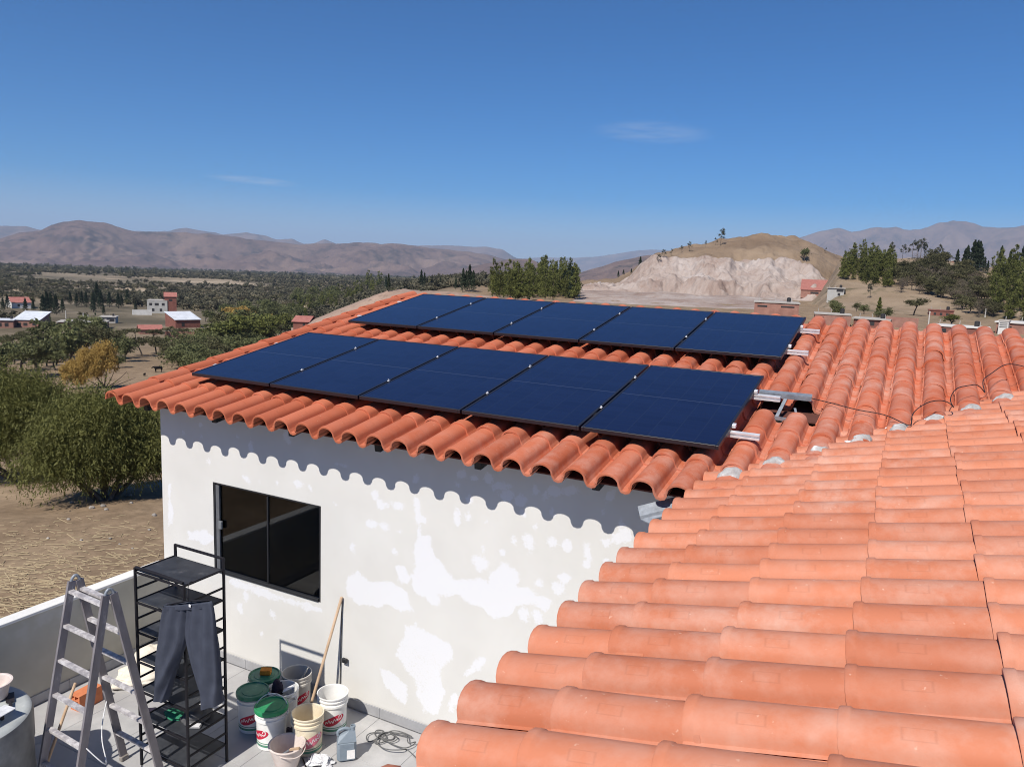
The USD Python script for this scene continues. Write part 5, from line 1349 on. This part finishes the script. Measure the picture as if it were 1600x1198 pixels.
scatter('shrub', 'field_shrub', [(272, 578), (330, 590), (440, 530), (440, 515), (350, 525), (300, 548), (275, 562)], 30, (18, 34), 'olive shrub in the thicket along the left roof edge', 'olive shrubs along the left roof edge', 62, 60, 'bush', wide=1.4)
scatter('round', 'field_shrub', [(300, 515), (450, 510), (450, 490), (330, 490)], 22, (16, 28), 'green bushy tree in the wood below the far field', 'bushy trees below the far field', 63, 150, 'tree', wide=1.3)
# conifers round the left houses
for x, y, h in ((68, 492, 32), (74, 490, 34), (80, 488, 30), (88, 492, 32), (98, 488, 22), (146, 488, 30), (152, 478, 36), (158, 484, 30), (146.5, 486, 18), (171, 480, 24), (185, 482, 24), (190, 480, 20), (199, 475, 22), (12, 482, 22), (40, 488, 22), (5, 486, 20), (135, 480, 24), (110, 476, 20), (120, 480, 22), (128, 478, 22), (212, 486, 16), (162, 492, 16), (52, 486, 18)):
    p, _ = on_land(x, y, 150); tree('conifer', 'dark_conifer', p, px_h(p, h), f'dark pointed conifer near the tin roofed houses, {nth(x, [68, 74, 80, 88, 98, 146, 152, 158, 146.5, 171, 185, 190, 199, 12, 40, 5, 135, 110, 120, 128, 212, 162, 52])}', group='dark conifers round the left houses', wide=1.3)


# upright trees behind the upper panels
scatter('poplar', 'upright_tree', [(768, 470), (905, 468), (900, 452), (770, 458)], 64, (34, 56), 'upright light green tree in the grove behind the upper panels', 'grove behind the upper panels', 21, 220, wide=1.1)
for x, y, h in ((893, 466, 46), (888, 464, 52), (880, 462, 44)):
    p, _ = on_land(x, y, 200); tree('conifer', 'upright_tree', p, px_h(p, h), f'darker upright tree at the right end of the grove, {nth(x, [893, 888, 880])}', group='darker trees of the grove', wide=1.2)
for x, y, h in ((723, 456, 36), (728, 455, 32), (733, 456, 42), (739, 457, 34), (658, 452, 30), (663, 450, 24), (603, 455, 24), (607, 456, 28), (642, 451, 14), (712, 452, 20), (688, 450, 18)):
    p, _ = on_land(x, y, 200); tree('conifer', 'bank_conifer', p, px_h(p, h), f'slim dark conifer along the earth bank, {nth(x, [723, 728, 733, 739, 658, 663, 603, 607, 642, 712, 688])}', group='slim conifers along the earth bank', wide=.95)
scatter('poplar', 'slope_tree', [(475, 505), (500, 495), (610, 450), (600, 440), (520, 465), (450, 490)], 26, (18, 30), 'yellow green tree massed along the far side of the earth bank', 'yellow green trees beyond the earth bank', 22, 200, wide=1.3)
scatter('round', 'slope_tree', [(420, 505), (470, 505), (560, 455), (430, 470)], 22, (14, 22), 'grey green tree in the wood left of the earth bank', 'grey green trees left of the earth bank', 24, 200, wide=1.2)
# trees on and before the wooded ridge
scatter('poplar', 'ridge_tree', [(1312, 440), (1392, 452), (1395, 425), (1340, 415), (1318, 425)], 64, (22, 42), 'bright green tree in the clump on the ridge slope', 'bright green clump on the ridge slope', 31, 230, wide=1.25)
for x, y, h in ((1325, 401, 20), (1331, 402, 13), (1340, 402, 11), (1349, 403, 24), (1361, 405, 14), (1372, 404, 25), (1393, 405, 28), (1410, 405, 24), (1425, 406, 30), (1433, 405, 30), (1438, 405, 34), (1444, 404, 24), (1452, 406, 18), (1466, 407, 26), (1471, 408, 20), (1290, 396, 9), (1318, 400, 10)):
    p, _ = on_land(x, y, 200); tree('gum', 'skyline_gum', p, px_h(p, h), f'thin wispy ridge skyline eucalyptus, {nth(x, [1325, 1331, 1340, 1349, 1361, 1372, 1393, 1410, 1425, 1433, 1438, 1444, 1452, 1466, 1471, 1290, 1318])}', group='wispy eucalyptus on the ridge skyline', wide=1.05)
for x, y, h in ((1494, 418, 28), (1505, 425, 36), (1509, 420, 36), (1518, 426, 50), (1523, 427, 50), (1527, 424, 46), (1531, 424, 36), (1537, 426, 24), (1542, 428, 20)):
    p, _ = on_land(x, y, 200); tree('conifer', 'ridge_conifer', p, px_h(p, h), f'tall blackish conifer of the ridge cluster, {nth(x, [1494, 1505, 1509, 1518, 1523, 1527, 1531, 1537, 1542])}', group='tall blackish conifers on the ridge', wide=1.15)
scatter('poplar', 'right_wood_tree', [(1545, 440), (1625, 440), (1640, 505), (1560, 500), (1540, 455)], 40, (34, 62), 'olive green tree in the dense wood at the right edge', 'dense wood at the right edge', 33, 140, wide=1.3)
for x, y, h in ((1561, 425, 40), (1575, 428, 34), (1595, 425, 40), (1586, 424, 30)):
    p, _ = on_land(x, y, 200); tree('conifer', 'ridge_conifer', p, px_h(p, h), f'dark conifer tip over the right wood, {nth(x, [1561, 1575, 1595, 1586])}', group='dark tips over the right wood')
scatter('round', 'slope_bush', [(1400, 430), (1440, 412), (1480, 420), (1530, 435), (1555, 500), (1500, 490), (1470, 470), (1440, 465), (1400, 445)], 84, (14, 28), 'grey green scrubby tree on the lower ridge slope', 'scrubby trees on the lower ridge slope', 34, 150, wide=1.3, leaf='leaf_olive')
scatter('bare', 'slope_bush', [(1400, 460), (1420, 415), (1480, 425), (1560, 470), (1550, 505), (1470, 475)], 30, (14, 30), 'half bare grey tree on the lower ridge slope', 'half bare trees on the lower ridge slope', 35, 150, wide=1.2)
scatter('round', 'yard_tree', [(1285, 495), (1350, 498), (1380, 500), (1380, 485), (1300, 482)], 10, (10, 20), 'low green shrub in front of the quarry track', 'shrubs before the quarry track', 36, 120, 'bush', wide=1.3)
for nm, kd, x, y, h, w, lf, lb in (('yard_tree', 'conifer', 1372, 497, 32, 1.3, 'leaf_poplar', 'pointed green tree with two shrubs, before the tan mound'), ('yard_tree', 'round', 1384, 498, 18, 1.3, None, 'round green bush at the foot of the pointed green tree'), ('yard_tree', 'umbrella', 1427, 492, 26, 1.3, None, 'flat topped tree in the middle of the dry yard'),
                                   ('yard_tree', 'round', 1487, 508, 18, 2.1, 'leaf_poplar', 'wide bright bush under the dark red shed'), ('yard_tree', 'gum', 1359, 466, 24, 1.2, None, 'lone tree at the right end of the quarry track'), ('hill_tree', 'round', 1256, 408, 22, 1.0, None, 'round tree on the rim of the quarry face')):
    p, _ = on_land(x, y, 90); tree(kd, nm, p, px_h(p, h), lb, wide=w, leaf=lf)
for nm, x, y, h, w, lb in (('hill_gum', 1126, 381, 28, 1.1, 'tallest eucalyptus on the shoulder of the quarry hill'), ('hill_gum', 1118, 381, 12, 1.2, 'small bush tree just left of the tallest eucalyptus'), ('hill_gum', 1102, 384, 12, .8, 'tiny lone tree on the quarry hill skyline'), ('hill_gum', 1077, 390, 16, 1.2, 'right tree of the pair on the quarry hill skyline'), ('hill_gum', 1065, 392, 12, 1.2, 'left tree of the pair on the quarry hill skyline'),
                            ('hill_gum', 1037, 402, 14, 1.4, 'right tree of the clump left of the quarry face'), ('hill_gum', 1049, 398, 11, 1.2, 'single tree at the upper left rim of the quarry face'), ('hill_gum', 1029, 408, 14, 1.3, 'left tree of the clump left of the quarry face')):
    p, _ = on_land(x, y + 3, 250); tree('gum', nm, p, px_h(p, h), lb, wide=w)
scatter('conifer', 'gap_tree', [(920, 436), (1005, 432), (1000, 428), (920, 430)], 10, (7, 17), 'small distant tree in the gap left of the quarry', 'distant trees left of the quarry', 38, 500, wide=1.5)

# far off scrub, woods and hedges of the valley: one mass
rs_ = np.random.default_rng(50)
pm = {}
TREES = []
n_try = 34000
azs_ = rs_.uniform(-1.16, -.40, n_try); rr_ = 260 * (5200 / 260) ** rs_.uniform(0, 1, n_try) ** .85
x_, y_ = CAM[0] + rr_ * np.sin(azs_), CAM[1] + rr_ * np.cos(azs_)
wood = fbm(np.c_[x_ * .0075, y_ * .017, 0 * x_], 5, 61) * .6 + fbm(np.c_[x_ * .0022, y_ * .004, 0 * x_], 3, 62) * .4
keep = (wood + rs_.normal(0, .05, n_try) > np.where(rr_ < 620, .53, np.where(rr_ < 1500, .55, .56))) & ~((azs_ > -.62) & (rr_ < 330))
clear = np.ones(n_try, bool)
for qx, qy, qr in ((42, 512, 26), (6, 513, 20), (128, 513, 36), (168, 505, 22), (246, 490, 30), (222, 492, 24), (294, 512, 30), (296, 527, 40), (236, 522, 24), (34, 482, 28)):
    qp, qd = on_land(qx, qy, 100); dd = np.hypot(x_ - qp[0], y_ - qp[1]); clear &= ~((dd < qr) | ((np.abs(np.arctan2(x_ - CAM[0], y_ - CAM[1]) - az_of(qx, qy)) * qd < qr * .9) & (rr_ < qd) & (rr_ > qd - 70)))
keep &= clear & (rr_ > 280)
x_, y_, rr_ = x_[keep], y_[keep], rr_[keep]
zz_ = ground_h(x_, y_)
pi = UsdGeom.PointInstancer.Define(stage, path_for('valley_scrub'))
tag(pi, kind='stuff', label='far off scrub, hedges and woods spread over the valley')
protos = []
for i, (lf, sh) in enumerate((('leaf_scrub', 1.0), ('leaf_scrub_dark', 1.1), ('leaf_olive', .8), ('leaf_scrub_dark', 1.8))):
    r = np.random.default_rng(300 + i); bl = [((r.normal(0, .9), r.normal(0, .9), r.uniform(.8, 2.2) * sh), (1.2, 1.2, 1.1 * sh)) for _ in range(5)]
    P, N_ = blob_points(bl, 260, r, .5, 40, .25); P[:, 2] = np.maximum(P[:, 2], .1)
    o = usdkit.mesh(stage, pi.GetPath().pathString + f'/scrub_{["round", "grey", "olive", "tall"][i]}', leaf_soup(P, N_, .85, r, 0, 1.6), M[lf])
    protos.append(o.GetPath())
pi.CreatePrototypesRel().SetTargets(protos)
m = len(x_)
pi.CreateProtoIndicesAttr(Vt.IntArray.FromNumpy(rs_.choice(4, m, p=[.4, .3, .2, .1]).astype(np.int32)))
pi.CreatePositionsAttr(Vt.Vec3fArray.FromNumpy(np.c_[x_, y_, zz_].astype(np.float32)))
sc_ = rs_.uniform(.8, 2.0, m) * np.clip(rr_ / 1300, .75, 1.6)
pi.CreateScalesAttr(Vt.Vec3fArray.FromNumpy(np.c_[sc_ * 1.2, sc_ * 1.2, sc_ * .9].astype(np.float32)))
an = rs_.uniform(0, 2 * PI, m)
pi.CreateOrientationsAttr(Vt.QuathArray([Gf.Quath(math.cos(a / 2), 0, 0, math.sin(a / 2)) for a in an]))

# straw and stubble on the near field, and loose stones
r = np.random.default_rng(70); n = 1500
uu = r.uniform(-40, 250, n); vv = 800 + (985 - 800) * r.uniform(0, 1, n) ** .55
Q = []
d = np.array([ray(a, b) for a, b in zip(uu, vv)]); t = (-6.66 - CAM[2]) / d[:, 2]; X = CAM[0] + d[:, 0] * t; Y = CAM[1] + d[:, 1] * t
Z = ground_h(X, Y); ok = np.hypot(X - CAM[0], Y - CAM[1]) < 30
X, Y, Z = X[ok], Y[ok], Z[ok]; n = len(X)
a = r.normal(.35, .5, n); L = r.uniform(.06, .42, n) * np.where(r.uniform(size=n) < .8, .7, 1.9); w = r.uniform(.004, .012, n)
dx, dy = np.cos(a) * L / 2, np.sin(a) * L / 2; nx, ny = -np.sin(a) * w, np.cos(a) * w; up = r.uniform(.006, .022, n)
V = np.stack([np.c_[X - dx - nx, Y - dy - ny, Z + up * .4], np.c_[X + dx - nx, Y + dy - ny, Z + up], np.c_[X + dx + nx, Y + dy + ny, Z + up + .008], np.c_[X - dx + nx, Y - dy + ny, Z + up * .4 + .008]], 1).reshape(-1, 3)
i = np.arange(n)[:, None] * 4
obj('straw', (V, np.concatenate([i + [0, 1, 2], i + [0, 2, 3]], 1).reshape(-1, 3)), M['grass_straw'], smooth=False, kind='stuff', label='broken straw and stubble strewn on the brown field')
for i, (x, y, s) in enumerate(((143, 795, 10), (161, 792, 9), (166, 797, 7), (112, 786, 7), (107, 812, 6), (241, 807, 8), (200, 775, 12), (205, 786, 6), (233, 829, 5), (127, 846, 5), (172, 842, 5), (75, 842, 5), (187, 852, 4), (207, 858, 4))):
    p = g_(x, y); k = px_h(p, s) * .5
    tag(obj('stone', lump((p[0], p[1], p[2] + k * .3), (k, k * .8, k * .6), 200 + i, .4, 2), M['stone'], smooth=35), 'loose pale stone on the brown field by the bushes', 'stone', 'stones on the brown field')

# ------------------------------------------------------------------ far buildings
def basis(px, py, rmin=100):
    p, _ = on_land(px, py, rmin); d = p - CAM; f = np.array([d[0], d[1], 0]); f /= np.linalg.norm(f); rgt = np.array([f[1], -f[0], 0]); return p, rgt, f


def bld(name, label, px, py, wpx, hpx, depth, wall, roof=None, rk='flat', yaw=0.0, wins=(), rmin=100, over=.4, roof_h=None, cat='house', door=None):
    """a small building whose front middle foot stands at a pixel; sizes in photograph pixels"""
    p, rgt, f = basis(px, py, rmin); t = thing(name, label, cat, tuple(p), math.atan2(rgt[1], rgt[0]) + yaw)
    w, h = px_h(p, wpx), px_h(p, hpx)
    obj('wall', box((-w / 2, 0, -2.0), (w / 2, depth, h)), M[wall], t, smooth=False)
    if roof:
        rh = roof_h if roof_h is not None else w * .16
        if rk == 'flat':
            obj('roof', box((-w / 2 - over, -over, h + .002), (w / 2 + over, depth + over, h + .25)), M[roof], t, smooth=False)
        elif rk == 'shed':       # one slope, high at the back
            obj('roof', trimesh.convex.convex_hull([(s * (w / 2 + over), y, z) for s in (-1, 1) for y, z in ((-over, h + .01), (depth + over, h + rh), (-over, h + .12), (depth + over, h + rh + .12))]), M[roof], t, smooth=False)
            obj('gable', trimesh.convex.convex_hull([(s * w / 2, y, z) for s in (-1, 1) for y, z in ((0.01, h), (depth, h), (depth, h + rh * .94))]), M[wall], t, smooth=False)
        else:                    # gable, ridge along x
            mid = depth / 2
            for sgn in (-1, 1):
                y0 = -over if sgn < 0 else depth + over
                obj('roof', trimesh.convex.convex_hull([(s * (w / 2 + over), y, z + dz) for s in (-1, 1) for y, z in ((y0, h - .05), (mid + .0, h + rh)) for dz in (.01, .13)]), M[roof], t, smooth=False)
            obj('gable', trimesh.convex.convex_hull([(s * (w / 2), y, z) for s in (-1, 1) for y, z in ((0, h), (depth, h), (mid, h + rh - .03))]), M[wall], t, smooth=False)
    if rk == 'flat' and roof and w > 4:
        obj('water_drum', lathe([(0, 0), (.45, 0), (.45, .9), (.2, 1.05), (0, 1.05)], 14, (w * .28, depth * .6, h + .252)), M['pane_dark'], t, smooth=40)
        for k in range(3): obj('rebar', tube([(-w * .4 + k * w * .37, depth * .8, h + .2), (-w * .4 + k * w * .37, depth * .8, h + 1.1)], .06, 5), M['concrete'], t)
    for (u, v, ww, hh) in wins:      # fractions of the front
        obj('window', box((-w / 2 + (u - ww / 2) * w, -.03, (v - hh / 2) * h), (-w / 2 + (u + ww / 2) * w, .05, (v + hh / 2) * h)), M['pane_dark'], t, smooth=False)
    return t


bld('brick_house', 'brick house with a bright tin roof at the left edge', 42, 512, 36, 12, 12, 'red_brick', 'tin', 'shed', -.35, ((.2, .45, .16, .4), (.45, .45, .16, .4), (.8, .5, .16, .4)), roof_h=2.6)
bld('brick_house', 'lower brick annex with a tin roof touching the left edge', 6, 513, 26, 12, 8, 'red_brick', 'tin', 'flat', -.2, ((.3, .45, .2, .5), (.65, .45, .2, .5)), roof_h=.6)
bld('villa', 'house with a pinkish red roof between the conifers on the left', 34, 482, 26, 9, 14, 'far_white', 'red_roof', 'gable', .2, ((.35, .5, .12, .4), (.7, .5, .15, .4)), 200, roof_h=2.6)
bld('open_shed', 'long low shed with a concrete slab roof and posts', 128, 513, 66, 9, 10, 'dark_brick', 'concrete', 'flat', -.15, ((.25, .4, .1, .6), (.5, .4, .2, .6), (.8, .4, .2, .6)), 120)
bld('open_shed', 'pale flat roofed shed behind the long low shed', 168, 505, 22, 9, 8, 'concrete', 'concrete', 'flat', -.15, ((.7, .5, .5, .5),), 140)
bld('apartment_block', 'unfinished grey block of two storeys with dark windows in the valley', 246, 490, 29, 20, 10, 'grey_wall', 'concrete', 'flat', -.1, ((.18, .72, .14, .2), (.48, .72, .2, .2), (.8, .72, .14, .2), (.3, .28, .12, .22), (.68, .28, .12, .22)), 200, over=.1)
bld('brick_tower', 'dark brick building with a red roof behind the grey block', 267, 490, 17, 26, 8, 'dark_brick', 'red_roof', 'gable', .0, ((.5, .8, .3, .12),), 220, roof_h=2.2)
bld('white_wall', 'whitewashed low wall in front of the grey block', 222, 492, 28, 8, .4, 'far_white', None, rmin=150, cat='wall')
bld('barn', 'dark red barn with a white tin roof in the valley', 294, 512, 38, 12, 12, 'dark_brick', 'tin', 'shed', .35, ((.3, .4, .12, .5),), 150, roof_h=2.6)
bld('garden_wall', 'long brick garden wall behind the dry field', 296, 527, 70, 9, .3, 'red_brick', 'concrete', 'flat', .05, ((.4, .5, .04, .3),), 120, .05, cat='wall')
bld('brick_house', 'low brick house with a faded red roof above the field trees', 236, 522, 32, 7, 7, 'red_brick', 'red_roof', 'gable', .1, ((.3, .45, .1, .5),), 130, roof_h=1.4)
bld('cottage', 'small red roofed cottage at the left roof edge', 470, 512, 24, 9, 7, 'dark_brick', 'red_roof', 'gable', -.3, ((.7, .5, .15, .5),), 110, roof_h=1.3)
bld('quarry_shed', 'long red roofed quarry building below the rock face', 1272, 464, 40, 6, 14, 'red_brick', 'red_roof', 'shed', .0, ((.5, .3, .3, .5),), 250, roof_h=5.0)
bld('quarry_shed', 'pale end building with a dark open bay beside the long red roof', 1305, 465, 24, 14, 8, 'grey_wall', 'concrete', 'flat', .0, ((.75, .78, .42, .3), (.7, .35, .15, .3)), 250)
bld('brick_house', 'long unfinished brick building beyond the upper panel corner', 1212, 494, 66, 20, 9, 'red_brick', 'concrete', 'flat', .02, ((.18, .72, .22, .14), (.75, .74, .3, .12)), 70, .2)
bld('brick_house', 'brick shed with a flat roof just over the ridge', 1300, 508, 52, 16, 6, 'red_brick', 'concrete', 'flat', .05, ((.2, .5, .1, .5), (.75, .5, .12, .5)), 50, .15)
bld('brick_house', 'low house with a wide pale slab roof over the ridge', 1360, 512, 50, 12, 6, 'dark_brick', 'concrete', 'flat', -.08, ((.5, .5, .2, .5),), 45, .4)
bld('brick_wall', 'red brick wall over the ridge in the middle of the yard', 1408, 512, 46, 16, .3, 'red_brick', None, rmin=45, cat='wall')
bld('brick_house', 'dark low house with a white edged slab roof over the ridge', 1500, 524, 76, 12, 6, 'dark_brick', 'far_white', 'flat', .0, ((.2, .5, .08, .5), (.55, .5, .1, .5)), 40, .2)
bld('brick_house', 'brick house with pale slab roofs at the right edge', 1590, 522, 60, 16, 8, 'red_brick', 'far_white', 'flat', -.1, ((.3, .5, .1, .4),), 40, .3)
bld('stair_block', 'white block with horizontal bars left of the right edge house', 1566, 522, 13, 20, 3, 'far_white', 'concrete', 'flat', -.1, ((.5, .85, .8, .06), (.5, .7, .8, .06), (.5, .55, .8, .06)), 40, .1)
bld('red_shed', 'dark red open shed above the wide bright bush', 1470, 494, 34, 8, 5, 'dark_brick', 'dark_brick', 'flat', .05, ((.25, .4, .1, .5), (.5, .4, .1, .5), (.75, .4, .1, .5)), 120, .2)
bld('hut', 'tiny pale roofed hut under the conifers on the ridge', 1492, 411, 10, 3, 4, 'dark_brick', 'far_white', 'flat', 0, ((.5, .5, .3, .6),), 250, .3)
for i, (x, y, h, w, lb) in enumerate(((131, 513, 23, .22, 'pale post standing left in front of the long low shed'), (138, 505, 12, .22, 'pale post just right of the tallest shed post'), (157, 512, 12, .25, 'pale post at the right end of the long low shed'), (421, 512, 16, .22, 'pale pole beyond the bushes left of the panels'), (378, 506, 24, .25, 'grey utility pole in the valley wood'), (1450, 512, 24, .14, 'white pole left of the dark red shed'), (1539, 496, 13, .18, 'short white pole at the foot of the right wood'), (103, 498, 12, .22, 'thin pole between the conifers and the bushes'), (40, 491, 7, .2, 'short pole behind the bright tin roof'))):
    p, _ = on_land(x, y, 60); H = px_h(p, h)
    t = thing('utility_pole', lb, 'pole', tuple(p)); obj('shaft', tube([(0, 0, -.5), (0, 0, H)], [w, w * .8], 8), M['pole'], t); obj('cap', cbox((w * 2.6, w * 1.2, .16), (0, 0, H + .081), .02), M['pole'], t)


# ------------------------------------------------------------------ two black cows on the field
def cow(name, px, py, lpx, yaw, label):
    import manifold3d as mf
    p, rgt, f = basis(px, py, 60); S = px_h(p, lpx) / 2.0
    J = {'rump': (-.62, 0, 1.12, .30), 'loin': (-.25, 0, 1.12, .33), 'chest': (.38, 0, 1.08, .36), 'neck': (.72, 0, 1.22, .21), 'poll': (1.0, 0, 1.22, .145), 'muzzle': (1.28, 0, 1.0, .085), 'hipL': (-.66, .16, .95, .17), 'hipR': (-.66, -.16, .95, .17), 'hockL': (-.80, .16, .48, .07), 'hockR': (-.74, -.16, .48, .07), 'hoofL': (-.70, .16, .05, .055), 'hoofR': (-.64, -.16, .05, .055),
         'shL': (.48, .17, .85, .15), 'shR': (.48, -.17, .85, .15), 'knL': (.50, .17, .44, .07), 'knR': (.44, -.17, .44, .07), 'hfL': (.50, .17, .05, .055), 'hfR': (.40, -.17, .05, .055), 'tail0': (-.90, 0, 1.2, .05), 'tail1': (-.98, 0, .6, .035), 'earL': (.98, .22, 1.27, .04), 'earR': (.98, -.22, 1.27, .04)}
    bones = [('rump', 'loin'), ('loin', 'chest'), ('chest', 'neck'), ('neck', 'poll'), ('poll', 'muzzle'), ('hipL', 'hockL'), ('hipR', 'hockR'), ('hockL', 'hoofL'), ('hockR', 'hoofR'), ('shL', 'knL'), ('shR', 'knR'), ('knL', 'hfL'), ('knR', 'hfR'), ('rump', 'hipL'), ('rump', 'hipR'), ('chest', 'shL'), ('chest', 'shR'), ('rump', 'tail0'), ('tail0', 'tail1'), ('poll', 'earL'), ('poll', 'earR')]
    sp = lambda k: mf.Manifold.sphere(J[k][3], 14).translate(J[k][:3])
    body = mf.Manifold()
    for a_, b_ in bones:
        body = body + mf.Manifold.batch_hull([sp(a_), sp(b_)])
    mm = body.to_mesh(); tm = trimesh.Trimesh(mm.vert_properties[:, :3], mm.tri_verts)
    tm.apply_scale(S)
    o = obj('cow', tm, M['cow'], smooth=50); place(o, tuple(p), math.atan2(rgt[1], rgt[0]) + yaw); return tag(o, label, 'cow')


cow('cow', 247, 582, 14, PI - .15, 'black cow standing broadside on the dry field')
cow('cow', 226, 588, 7, 1.2, 'small black calf seen end on left of the cow')
